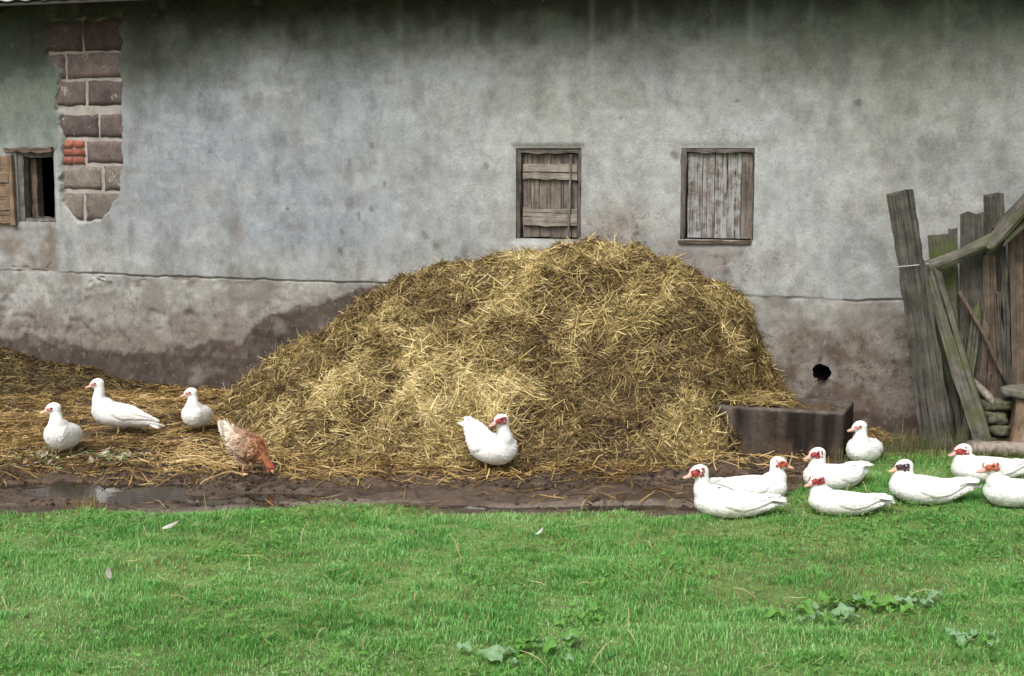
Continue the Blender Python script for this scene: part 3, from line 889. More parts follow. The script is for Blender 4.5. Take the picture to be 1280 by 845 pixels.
def build_shutters():
    # the one above the straw: boards behind two battens
    o = OPEN[1]
    s = empty('window_shutter', parent=BARN); s['label'] = 'weathered shutter with two pale horizontal battens'
    shutter_frame(s, o, 0.040, 0.034, 0.026, 0.030, 0.0)
    boards(s, o[0] + .041, o[1] - .032, o[2] + .01, o[3] - .036, 0.062, 6, 'wood_worn', 3)
    for zc, hh in ((o[2] + 0.505, 0.115), (o[2] + 0.165, 0.125)):
        plank('batten', (o[0] + .050, 0.030, zc), (o[1] - .036, 0.030, zc - 0.004), hh, 0.024, 'wood_pale', s, int(zc * 100), warp=0.002)
    plank('batten', (o[1] - .100, 0.011, o[2] + .012), (o[1] - .088, 0.011, o[3] - .04), 0.022, 0.012, 'wood_grey', s, 55)
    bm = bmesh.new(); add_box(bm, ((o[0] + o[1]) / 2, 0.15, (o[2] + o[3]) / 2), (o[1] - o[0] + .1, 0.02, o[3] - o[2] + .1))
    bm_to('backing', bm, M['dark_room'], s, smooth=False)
    # the closed one to its right: upright boards with flaking white paint
    o = OPEN[2]
    s = empty('window_shutter', parent=BARN); s['label'] = 'closed shutter of upright boards with flaking pale paint'
    shutter_frame(s, o, 0.036, 0.034, 0.010, 0.028, 0.0)
    rs = [(0.045, 0.155), (0.155, 0.245), (0.245, 0.335), (0.335, 0.435), (0.435, 0.520)]
    for k, (q0, q1) in enumerate(rs):
        plank('board', (o[0] + (q0 + q1) / 2 - .004, 0.050 + .002 * (k % 2), o[2] + .012), (o[0] + (q0 + q1) / 2 - .004, 0.05, o[3] - .033), q1 - q0 - .005, 0.026, 'wood_painted' if k < 4 else 'wood_worn', s, 70 + k, warp=0.001, chip=0.002)
    bm = bmesh.new(); add_box(bm, ((o[0] + o[1]) / 2, 0.15, (o[2] + o[3]) / 2), (o[1] - o[0] + .1, 0.02, o[3] - o[2] + .1))
    bm_to('backing', bm, M['dark_room'], s, smooth=False)
    plank('sill', (o[0] - .01, -0.012, o[2] - .014), (o[1] - .01, -0.012, o[2] - .012), 0.02, 0.05, 'wood_brown', s, 77, warp=0.001)
    # far left: open, dark inside, its leaf folded back on the wall
    o = OPEN[0]
    s = empty('window', parent=BARN); s['label'] = 'small dark open window with its plank leaf folded back'
    shutter_frame(s, o, 0.05, 0.055, 0.012, 0.04, 0.035, 'wood_grey')
    plank('lintel', (o[0] - .10, -0.012, o[3] + .022), (o[1] + .01, -0.012, o[3] + .016), 0.035, 0.05, 'wood_brown', s, 81, chip=0.008)
    plank('jamb', (o[0] + .10, 0.12, o[2]), (o[0] + .10, 0.12, o[3]), 0.06, 0.05, 'wood_brown', s, 82)
    lf = empty('leaf', parent=s)
    lf.location = (o[0] - 0.005, -0.035, 0)
    for k in range(5):
        z0 = 1.385 + k * 0.117
        plank('board', (-0.46, 0, z0 + .058), (-0.045, 0, z0 + .058 + .003 * (k % 2)), 0.112, 0.022, 'wood_tan', lf, 90 + k, warp=0.001, chip=0.003)
    plank('stile', (-0.022, 0.0, 1.375), (-0.022, 0.0, 1.975), 0.04, 0.034, 'wood_tan', lf, 96, warp=0.002)


build_shutters()

# ------------------------------------------------------------------ fibres
def ribbons(P, Wd, col, tipcol=None):
    """P (N,K,3) centre lines, Wd (N,K,3) half widths, col (N,3)"""
    N, K, _ = P.shape
    V = np.stack([P - Wd, P + Wd], 2).reshape(-1, 3)
    i = (np.arange(N) * K * 2)[:, None] + (np.arange(K - 1) * 2)[None, :]
    F = np.stack([i, i + 1, i + 3, i + 2], -1).reshape(-1, 4)
    if tipcol is None:
        C = np.repeat(col, K * 2, 0)
    else:
        f = np.linspace(0, 1, K)[None, :, None]
        C = np.repeat((col[:, None, :] * (1 - f) + tipcol[:, None, :] * f).reshape(-1, 3), 2, 0)
    return V, F, C


def strands(P, Nrm, L, col, rng, lift=0.25, width=(0.0025, 0.005), K=4, down=None, bias=0.0, curl=0.5):
    """straws lying on a surface: start P, surface normal, length"""
    n = len(P)
    r = rng.normal(size=(n, 3))
    if down is not None: r = r + down * bias
    d = r - Nrm * np.sum(r * Nrm, 1, keepdims=True)
    d /= np.linalg.norm(d, axis=1, keepdims=True) + 1e-9
    side = np.cross(Nrm, d)
    up = rng.normal(0, lift, (n, 1)) + lift * 0.3
    cv = rng.normal(0, curl, (n, 1))
    f = np.linspace(-0.5, 0.5, K)
    pts = []
    for t in f:
        s = t * L[:, None]
        pts.append(P + d * s + side * (cv * (t * t) * L[:, None]) + Nrm * (up * s + 0.008 - np.abs(up) * 0.15 * L[:, None] * (t * t * 4) + rng.uniform(0, 0.012, (n, 1))))
    pts = np.stack(pts, 1)
    wv = rng.uniform(width[0], width[1], (n, 1))
    tw_ = rng.normal(0, 0.7, (n, 1))
    wd = (side * np.cos(tw_) + Nrm * np.sin(tw_)) * wv
    Wd = np.repeat(wd[:, None, :], K, 1)
    Wd[:, 0] *= 0.6; Wd[:, -1] *= 0.4
    return ribbons(pts, Wd, col)


# ------------------------------------------------------------------ the straw heap
HC = np.array([(-3.0, -.05), (-2.45, -.03), (-2.2, 0.09), (-1.99, 0.25), (-1.48, 0.56), (-1.2, 0.80), (-1.0, 0.95), (-.73, 1.10), (-.46, 1.21), (-.08, 1.30), (.23, 1.36), (.48, 1.41), (.84, 1.42), (1.08, 1.36),
               (1.37, 1.25), (1.64, 1.10), (1.80, 0.93), (1.87, 0.72), (1.96, 0.50), (2.10, 0.33), (2.22, 0.15), (2.34, 0.0), (3.0, -.1)])
HV = np.array([(-3.0, .2), (-2.4, .55), (-1.9, 1.25), (-1.68, 1.5), (-.96, 2.12), (-.47, 2.26), (.03, 2.15), (.75, 1.95), (1.48, 1.68), (1.85, 1.22), (2.05, .66), (2.4, .5), (3.0, .3)])


def heap_h(a, v):
    wa = a + (fbm(a * 2.5, v * 2.5, 111, 3) - 0.5) * 0.22
    c = np.interp(wa, HC[:, 0], HC[:, 1]); V = np.interp(wa, HV[:, 0], HV[:, 1])
    t = np.clip((v - 0.22) / (V - 0.22), 0, 1.3)
    prof = np.where(t < 1, 0.55 * (1 - t) + 0.225 * (1 + np.cos(PI * np.clip(t, 0, 1))), -(t - 1) * 0.3)
    h = c * prof * (1 - .085 * sstep(.8, 1.3, c))
    on = sstep(0.0, 0.35, c) * sstep(1.05, 0.75, t)
    bumps = [(0.32, 1.22, .20, .36, .20), (-0.10, 1.48, .15, .28, .20), (.62, 1.55, .10, .22, .18), (-.55, 1.35, .12, .22, .2), (-.9, 1.0, .10, .28, .30), (1.25, 1.0, .12, .28, .30), (0.75, .75, .08, .25, .22), (-.22, .85, -.16, .24, .16), (.62, .92, -.13, .18, .12), (.20, .80, -.10, .30, .10),
             (1.0, 1.35, -.07, .25, .15), (1.45, .55, .10, .25, .25), (-1.35, .75, -.06, .2, .2)]
    for ca, cv, am, ra, rv in bumps:
        h = h + am * np.exp(-((a - ca) / ra) ** 2 - ((v - cv) / rv) ** 2) * on
    h = h + on * (.45 + .55 * sstep(.25, .75, v)) * ((fbm(a * 3.4, v * 3.4, 113, 4) - 0.5) * 0.26 + (np.abs(fbm(a * 6, v * 6, 116, 3) - 0.5) - .1) * 0.36 + (fbm(a * 15, v * 15, 114, 3) - 0.5) * 0.07)
    return h


def heap2_h(a, v):
    """the low dark heap at the left end of the wall"""
    wa = a + (fbm(a * 2.5, v * 2.5, 121, 3) - 0.5) * 0.3
    c = np.interp(wa, [-9, -5.6, -4.8, -4.2, -3.5, -2.9], [.45, .42, .30, .20, .09, -.03])
    t = np.clip((v - 0.1) / 1.0, 0, 1.3)
    prof = np.where(t < 1, 0.5 * (1 + np.cos(PI * np.clip(t, 0, 1))), -(t - 1) * .3)
    return c * prof + sstep(0.02, 0.15, c) * sstep(1.1, .8, t) * ((fbm(a * 5, v * 5, 123, 4) - 0.5) * 0.10)


def field_grad(fn, a, v, e=0.03):
    ga = (fn(a + e, v) - fn(a - e, v)) / (2 * e); gv = (fn(a, v + e) - fn(a, v - e)) / (2 * e)
    n = np.stack([-ga, gv, np.ones_like(ga)], -1)          # local frame: x = a, y = -v
    return n / np.linalg.norm(n, axis=-1, keepdims=True)


def heap_mesh(name, fn, a0, a1, v0, v1, st, colfn, parent, ground):
    As = np.arange(a0, a1, st); Vs = np.arange(v0, v1, st)
    A, Vv = np.meshgrid(As, Vs)
    H = fn(A, Vv)
    idx = np.arange(A.size).reshape(A.shape)
    F = np.stack([idx[:-1, :-1], idx[1:, :-1], idx[1:, 1:], idx[:-1, 1:]], -1).reshape(-1, 4)
    hc = (H[:-1, :-1] + H[1:, 1:] + H[1:, :-1] + H[:-1, 1:]).ravel() / 4
    F = F[hc > -0.04]
    Vt = np.stack([A - ground[0], -(Vv - ground[1]), H], -1).reshape(-1, 3)
    me = mesh_np(name, Vt, F, colfn(A, Vv).reshape(-1, 3))
    return link(name, me, M['heap_core'], parent)


def straw_colour(a, v, rng, gold, dark):
    """straw tones: gold and dark are 0..1 fields"""
    n = len(a)
    pal = np.array([(0.072, 0.043, 0.019), (0.19, 0.126, 0.048), (0.38, 0.285, 0.105), (0.59, 0.465, 0.195), (0.78, 0.66, 0.36)])
    k = np.clip(rng.beta(1.8, 1.8, n) + 0.34 * gold - 0.41 * dark + 0.05, 0, 0.999) * 4
    i = np.floor(k).astype(int); f = (k - i)[:, None]
    c = pal[i] * (1 - f) + pal[i + 1] * f
    return c * rng.uniform(0.85, 1.15, (n, 1))


def gold_field(a, v):
    g = 0.9 * np.exp(-((a - 0.12) / .45) ** 2 - ((v - 1.55) / .45) ** 2) + 0.5 * np.exp(-((a - .45) / .5) ** 2 - ((v - .5) / .35) ** 2) + .45 * np.exp(-((a + .7) / .5) ** 2 - ((v - 1.8) / .4) ** 2)
    return np.clip(g * (0.25 + 1.2 * sstep(.42, .58, fbm(a * 6.5, v * 6.5, 131, 3))), 0, 1)


def dark_field(a, v):
    d = sstep(0.52, 0.72, fbm(a * 2.6, v * 3.2, 133, 4)) * 0.8 + 0.22 * sstep(0.4, 1.4, a) + .5 * sstep(1.5, 2.1, v) + 0.25 * sstep(-.6, -1.4, a)
    for ca, cv, r in ((-.28, .78, .22), (.55, 1.02, .16), (.95, 1.30, .22), (1.75, .8, .2), (-.9, .45, .3), (.1, .55, .15)):
        d = d + 0.8 * np.exp(-((a - ca) / r) ** 2 - ((v - cv) / r) ** 2)
    return np.clip(d, 0, 1)


def build_heap():
    o0 = (0.1, 0.9)
    root = empty('straw_heap', W(*o0), -TH)
    tag(root, 'big heap of golden brown straw manure piled against the barn wall', 'straw heap')
    cc = lambda A, V: np.array([0.105, 0.070, 0.032]) * (0.5 + 0.9 * fbm(A * 9, V * 9, 137, 3))[..., None]
    heap_mesh('core', heap_h, -2.9, 2.75, -0.02, 2.5, 0.03, cc, root, o0)
    rng = np.random.default_rng(5)
    Vs, Fs, Cs, off = [], [], [], 0
    for lay, (num, L0, L1, w, lift, bias) in enumerate(((34000, .06, .20, (.0018, .0040), .10, 2.6), (34000, .08, .24, (.0018, .0040), .13, 2.4), (20000, .12, .32, (.0018, .0042), .16, 1.6), (2500, .15, .40, (.002, .0044), .28, .6))):
        a = rng.uniform(-2.7, 2.55, num * 3); v = rng.uniform(0.0, 2.4, num * 3)
        h = heap_h(a, v)
        nr = field_grad(heap_h, a, v)
        bare = sstep(.54, .64, fbm(a * 4.2, v * 4.2, 147, 4))                 # dark dung showing between the wads
        ok = (h > 0.012) & (rng.uniform(0, 2.2, len(a)) < (1 - .80 * bare) / nr[:, 2].clip(.3))
        a, v, h, nr = a[ok][:num], v[ok][:num], h[ok][:num], nr[ok][:num]
        P = np.stack([a - o0[0], -(v - o0[1]), h], -1)
        # wads of straw share a direction, each layer its own
        q = 4.5
        ja = np.floor(a * q + fbm(a * 6, v * 6, 143 + lay, 2) * 1.6 + lay * .37); jv = np.floor(v * q + fbm(a * 6, v * 6, 145 + lay, 2) * 1.6)
        ang = vnoise(ja + .001, jv + .001, 141 + lay * 7) * 2 * PI * 1.7
        lock = np.stack([np.cos(ang), np.sin(ang), np.zeros_like(ang)], -1)
        down = np.stack([nr[:, 0], nr[:, 1], -0.6 * np.ones(len(a))], -1) * 0.55 + lock * 1.0
        wad = (vnoise(ja + .001, jv + .001, 151 + lay * 7) - .5)
        col = straw_colour(a, v, rng, gold_field(a, v) + 1.3 * np.clip(wad, 0, 1), np.clip(dark_field(a, v) + 1.6 * np.clip(-wad, 0, 1) + .75 * sstep(.49, .62, fbm(a * 4.2, v * 4.2, 147, 4)), 0, 1))
        Vv, Ff, Cc = strands(P, nr, rng.uniform(L0, L1, len(a)), col, rng, lift, w, 4, down, bias, 0.45)
        Vs.append(Vv); Fs.append(Ff + off); Cs.append(Cc); off += len(Vv)
    tag(link('straw', mesh_np('straw', np.concatenate(Vs), np.concatenate(Fs), np.concatenate(Cs), smooth=False), M['straw'], root), kind='stuff')

    o1 = (-5.0, 0.5)
    root = empty('manure_heap', W(*o1), -TH)
    tag(root, 'low heap of dark brown rotted manure at the far left foot of the wall', 'manure heap')
    cc = lambda A, V: np.array([0.075, 0.050, 0.030]) * (0.5 + 0.9 * fbm(A * 9, V * 9, 138, 3))[..., None]
    heap_mesh('core', heap2_h, -8.0, -2.6, -0.02, 1.2, 0.04, cc, root, o1)
    num = 15000
    a = rng.uniform(-6.6, -2.7, num); v = rng.uniform(0, 1.15, num)
    h = heap2_h(a, v); ok = h > 0.0
    a, v, h = a[ok], v[ok], h[ok]
    nr = field_grad(heap2_h, a, v)
    col = straw_colour(a, v, rng, np.zeros_like(a), 0.92 + 0 * a) * 0.62
    Vv, Ff, Cc = strands(np.stack([a - o1[0], -(v - o1[1]), h], -1), nr, rng.uniform(.05, .2, len(a)), col, rng, .2, (.002, .0045), 4)
    tag(link('straw', mesh_np('straw', Vv, Ff, Cc, smooth=False), M['straw'], root), kind='stuff')


build_heap()


def build_litter():
    """old straw trodden over the yard"""
    rng = np.random.default_rng(8)
    num = 90000
    X = rng.uniform(-5.4, 2.6, num); Y = rng.uniform(8.0, 12.2, num)
    a, v = tw(X, Y)
    den = sstep(8.72, 9.15, Y + (fbm(X * 2, Y * 2, 151, 4) - .5) * 0.7) * sstep(-0.9, -1.8, X) * (1 - .75 * sstep(.46, .62, fbm(X * 2.4, Y * 3.4, 159, 4)))
    foot = np.interp(a, HV[:, 0], HV[:, 1])
    den = np.maximum(den, sstep(0.30, -0.02, v - foot + (fbm(X * 3, Y * 3, 152, 3) - .5) * .35) * 0.9 * (a > -2.4) * (a < 2.3))
    den = np.maximum(den, (Y > 8.05) * (0.08 + .40 * sstep(8.30, 8.8, Y)) * sstep(.35, .6, fbm(X * 2, Y * 4, 153, 3)))
    ok = (rng.uniform(0, 1, num) < den) & (v > 0.02) & (v < 4.2) & (lawn_edge(X, Y) < 0.02)
    X, Y, a, v = X[ok], Y[ok], a[ok], v[ok]
    e = 0.04
    n = np.stack([-(terrain(X + e, Y) - terrain(X - e, Y)) / (2 * e), -(terrain(X, Y + e) - terrain(X, Y - e)) / (2 * e), np.ones_like(X)], -1)
    n /= np.linalg.norm(n, axis=1, keepdims=True)
    gold = sstep(0.45, 0.7, fbm(X * 1.4, Y * 2.2, 155, 3)) * 0.75 + sstep(-2.6, -1.2, X) * .25
    dark = sstep(.35, .6, fbm(X * 2, Y * 3, 156, 3)) * .75 + sstep(8.95, 8.65, Y) * .8
    col = straw_colour(a, v, rng, gold, np.clip(dark, 0, 1)) * np.array([.80, .70, .63])
    P = np.stack([X, Y, terrain(X, Y) + 0.002], -1)
    Vv, Ff, Cc = strands(P, n, rng.uniform(.04, .22, len(X)), col, rng, .12, (.002, .0042), 4, curl=.22)
    # crumbs of mud and dung
    m_ = 26000
    Xc = rng.uniform(-4.6, 2.4, m_); Yc = rng.uniform(7.85, 9.3, m_)
    p1, p2 = puddle_mask(Xc, Yc)
    k_ = (lawn_edge(Xc, Yc) < -.02) & (p1 < .3) & (rng.uniform(0, 1, m_) < sstep(.3, .65, fbm(Xc * 2.2, Yc * 5, 158, 3)) * (.35 + .65 * sstep(8.2, 8.6, Yc)))
    Xc, Yc = Xc[k_], Yc[k_]; m_ = len(Xc)
    oc = np.array([(1, 0, 0), (0, 1, 0), (-1, 0, 0), (0, -1, 0), (0, 0, 1.)])
    rad = rng.gamma(2.0, .0045, m_).clip(.003, .028)
    Vc = np.stack([Xc, Yc, terrain(Xc, Yc)], -1)[:, None, :] + oc[None] * rad[:, None, None] * rng.uniform(.6, 1.4, (m_, 5, 1)) * np.array([1, 1, .75])
    Fc = (np.arange(m_)[:, None, None] * 5 + np.array([[0, 1, 4], [1, 2, 4], [2, 3, 4], [3, 0, 4]])[None]).reshape(-1, 3)
    cc_ = np.array([0.105, 0.070, 0.048]) * rng.uniform(.45, 1.5, (m_, 1))
    tag(link('mud_crumbs', mesh_np('mud_crumbs', Vc.reshape(-1, 3), Fc, np.repeat(cc_, 5, 0)), M['heap_core']), 'dark brown crumbs of mud and dung along the track', 'mud', kind='stuff')
    tag(link('straw_litter', mesh_np('straw_litter', Vv, Ff, Cc, smooth=False), M['straw']), 'trodden brown straw litter strewn over the yard at left', 'straw', kind='stuff')


build_litter()


# ------------------------------------------------------------------ grass
def build_grass():
    rng = np.random.default_rng(21)
    num = 620000
    X = rng.uniform(-3.9, 4.3, num); Y = rng.uniform(4.3, 9.55, num)
    e = lawn_edge(X, Y)
    fr = np.abs(X) < 0.42 * Y + 0.9
    den = sstep(-0.06, 0.08, e) * (0.5 + 0.5 * sstep(.3, .6, fbm(X * 5, Y * 5, 161, 3))) * (1 - .45 * sstep(.56, .72, fbm(X * 1.9, Y * 2.6, 165, 4)))
    den = den * (1 - 0.55 * sstep(8.2, 9.2, Y))
    ok = fr & (rng.uniform(0, 1, num) < den)
    X, Y, e = X[ok], Y[ok], e[ok]
    n = len(X)
    big = fbm(X * 0.9, Y * 1.4, 162, 4); med = fbm(X * 5.0, Y * 8.0, 163, 4)
    tus = sstep(.66, .80, fbm(X * 7, Y * 9, 166, 3))
    ht = (0.014 + 0.018 * sstep(.35, .7, med) + 0.006 * sstep(.45, .7, big) + .020 * tus) * rng.uniform(.6, 1.35, n)
    ht = ht * (0.6 + 0.4 * sstep(-.05, .2, e))
    ang = rng.uniform(0, 2 * PI, n)
    lean = rng.normal(0.55, .3, n) * ht
    d = np.stack([np.cos(ang), np.sin(ang), np.zeros(n)], -1)
    s = np.stack([-np.sin(ang), np.cos(ang), np.zeros(n)], -1)
    P = np.stack([X, Y, terrain(X, Y) - 0.004], -1)
    up = np.array([0, 0, 1.0])
    w = rng.uniform(.0010, .0022, n)[:, None]
    mid = P + up * (ht * .6)[:, None] + d * (lean * .35)[:, None]
    tip = P + up * (ht * rng.uniform(.8, 1.0, n))[:, None] + d * lean[:, None]
    V = np.stack([P - s * w, P + s * w, mid - s * w, mid + s * w, tip], 1).reshape(-1, 3)
    i = np.arange(n)[:, None] * 5
    F = (i[:, :, None] + np.array([[0, 1, 3], [0, 3, 2], [2, 3, 4]])[None]).reshape(-1, 3)
    pal = np.array([(0.070, 0.250, 0.045), (0.158, 0.445, 0.095), (0.270, 0.570, 0.160), (0.48, 0.69, 0.33)])
    k = np.clip(rng.beta(1.3, 1.3, n) + (big - .5) * 0.9 - (med - .5) * .8 + 0.06 * sstep(0.5, -2, X), 0, .999) * 3
    j = np.floor(k).astype(int); f = (k - j)[:, None]
    c = pal[j] * (1 - f) + pal[np.minimum(j + 1, 3)] * f
    worn = sstep(.56, .72, fbm(X * 1.9, Y * 2.6, 165, 4))
    dry = (rng.uniform(0, 1, n) < 0.025 + 0.30 * worn + 0.5 * sstep(8.7, 9.2, Y))
    c[dry] = np.array([0.36, 0.31, 0.13]) * rng.uniform(.6, 1.1, (dry.sum(), 1))
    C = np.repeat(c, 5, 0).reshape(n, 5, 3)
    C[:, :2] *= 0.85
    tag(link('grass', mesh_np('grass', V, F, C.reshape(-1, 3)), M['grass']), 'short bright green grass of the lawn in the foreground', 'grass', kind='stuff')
    # low broad-leaved plants (clover, plantain) between the blades
    num = 80000
    X = rng.uniform(-3.9, 4.3, num); Y = rng.uniform(4.3, 9.3, num)
    den = sstep(0.0, .15, lawn_edge(X, Y)) * (0.10 + 0.9 * sstep(.50, .66, fbm(X * 1.6, Y * 1.9, 171, 4)))
    ok = (np.abs(X) < 0.42 * Y + .9) & (rng.uniform(0, 1, num) < den)
    X, Y = X[ok], Y[ok]; n = len(X)
    L = .004 + rng.gamma(2.0, .0034, n).clip(0, .024); ang = rng.uniform(0, 2 * PI, n); til = rng.normal(.25, .3, n)
    d = np.stack([np.cos(ang) * np.cos(til), np.sin(ang) * np.cos(til), np.sin(til)], -1) * L[:, None]
    s = np.stack([-np.sin(ang), np.cos(ang), rng.normal(0, .25, n)], -1) * (L * rng.uniform(.35, .6, n))[:, None]
    P = np.stack([X, Y, terrain(X, Y) + rng.uniform(.008, .034, n)], -1)
    V = np.stack([P - d, P - d * .2 + s, P + d, P - d * .2 - s], 1).reshape(-1, 3)
    F = np.arange(n * 4).reshape(-1, 4)
    c = np.array([0.14, 0.34, 0.070]) * rng.uniform(.5, 1.45, (n, 1)) + np.array([.05, .04, .01]) * rng.uniform(0, 1, (n, 1))
    tag(link('clover', mesh_np('clover', V, F, np.repeat(c, 4, 0), smooth=False), M['grass']), 'small-leaved clover growing through the lawn grass', 'clover', kind='stuff')
    # thin dry stems caught in the lawn
    num = 900
    X = rng.uniform(-3.6, 4.0, num); Y = rng.uniform(4.4, 8.9, num)
    ok = lawn_edge(X, Y) > 0.0; X, Y = X[ok], Y[ok]
    P = np.stack([X, Y, terrain(X, Y) + rng.uniform(.03, .06, len(X))], -1)
    nn = np.tile([0, 0, 1.0], (len(X), 1))
    col = np.array([0.42, 0.36, 0.19]) * rng.uniform(.5, 1.1, (len(X), 1))
    Vv, Ff, Cc = strands(P, nn, rng.uniform(.04, .14, len(X)), col, rng, .5, (.001, .0022), 4, curl=.3)
    tag(link('dry_stems', mesh_np('dry_stems', Vv, Ff, Cc, smooth=False), M['straw']), 'thin dry straw stems caught in the lawn grass', 'straw', kind='stuff')


build_grass()


def gz(x, y):
    return float(terrain(np.array([x]), np.array([y]))[0])


# ------------------------------------------------------------------ the concrete ring and the timber at the right
def build_trough():
    ca, cv = 2.20, 0.74
    root = empty('concrete_trough', W(ca, cv), -TH)
    tag(root, 'low dark stained concrete trough at the right foot of the straw heap', 'trough')
    def outline(hx, hy, rc):
        pts = []
        for cx, cy, a0 in ((hx - rc, -hy + rc, -90), (hx - rc, hy - rc, 0), (-hx + rc, hy - rc, 90), (-hx + rc, -hy + rc, 180)):
            for k in range(6):
                t = math.radians(a0 + 18 * k); pts.append((cx + rc * math.cos(t), cy + rc * math.sin(t)))
        out = []
        for p, q in zip(pts, pts[1:] + pts[:1]):
            d = math.hypot(q[0] - p[0], q[1] - p[1]); m_ = max(1, int(d / .02)) if d > .03 else 1
            for k in range(m_): out.append((p[0] + (q[0] - p[0]) * k / m_, p[1] + (q[1] - p[1]) * k / m_))
        return out
    base_o = outline(0.425, 0.26, 0.03); n = len(base_o)
    prof = [(1.0, -0.06), (1.0, 0.04), (.997, 0.10), (1.0, 0.16), (.998, 0.22), (1.0, 0.28), (1.0, 0.325), (.985, 0.342), (.87, 0.345), (.84, 0.335), (.83, 0.18)]
    V, C = [], []
    rs = np.random.default_rng(3)
    for fr_, z in prof:
        for k in range(n):
            x, y = base_o[k]
            chip = .020 * max(0, vnoise(np.array([x * 14 + 40.]), np.array([y * 14 + 3.]), 207)[0] - .62) * (z > .30) * 3
            V.append((x * fr_ + rs.normal(0, .0014), y * (1 - (1 - fr_) * 1.6) + rs.normal(0, .0014), z - chip + (rs.normal(0, .002) if z > .3 else 0)))
            q = np.interp(x, [-.425, -.36, -.35, -.28, -.27, -.12, .0, .01, .045, .055, .10, .24, .25, .28, .30, .36, .37, .425], [.25, .2, .85, .8, .12, .4, .2, .6, .55, .05, .0, .08, .35, .3, .0, .1, .35, .1])
            q = q * (.5 + 1.0 * vnoise(np.array([x * 25]), np.array([z * 7]), 202)[0])
            q = min(1, max(0, q + .25 * (vnoise(np.array([x * 60]), np.array([z * 3]), 203)[0] - .5)))
            base = np.array([0.020, 0.016, 0.013]) * (1 - q) + np.array([0.150, 0.118, 0.098]) * q
            sp_ = vnoise(np.array([x * 18 + 9]), np.array([z * 30]), 209)[0]
            if z < .12 and sp_ > .35: base = base * .4 + np.array([0.115, 0.078, 0.050]) * .6
            if z > 0.33: base = np.array([0.13, 0.108, 0.092]) * (.6 + .8 * vnoise(np.array([x * 20]), np.array([y * 20]), 204)[0])
            C.append(base)
    F = []
    for r in range(len(prof) - 1):
        for k in range(n):
            F.append((r * n + k, r * n + (k + 1) % n, (r + 1) * n + (k + 1) % n, (r + 1) * n + k))
    M['trough'] = mat_attr('trough', 0.9, spec=.12, grain=40.0, amt=0.4, bump=0.6, bdist=0.006, coarse=8.0)
    link('ring', mesh_np('ring', np.array(V), np.array(F), np.array(C)), M['trough'], root)
    bm = bmesh.new()
    bmesh.ops.create_grid(bm, x_segments=16, y_segments=14, size=1)
    for v in bm.verts:
        r = max(abs(v.co.x), abs(v.co.y)); q = math.hypot(v.co.x, v.co.y) or 1
        x, y = v.co.x * 0.34, v.co.y * 0.185
        v.co = (x, y, 0.315 + 0.04 * mnoise.noise(Vector((x * 9, y * 9, 3))) - 0.05 * x + 0.10 * max(0, y) )
    M['muck'] = mat_plain('muck', (0.13, 0.095, 0.05), 0.9, 0.6, 40, 1.0, 0.02, c2=(0.04, 0.028, 0.016))
    bm_to('fill', bm, M['muck'], root)
    rng = np.random.default_rng(4)
    a = rng.beta(1, 2.2, 900) * .5 - .36; y = rng.uniform(-.18, .18, 900)
    P = np.stack([a, y, 0.34 - .05 * a + .1 * y.clip(0)], -1)
    col = straw_colour(a, y, rng, 0 * a + .1, 0 * a + .4)
    Vv, Ff, Cc = strands(P, np.tile([0, 0, 1.], (900, 1)), rng.uniform(.05, .16, 900), col, rng, .2, (.002, .004), 4)
    tag(link('straw', mesh_np('straw', Vv, Ff, Cc, smooth=False), M['straw'], root), kind='stuff')


build_trough()


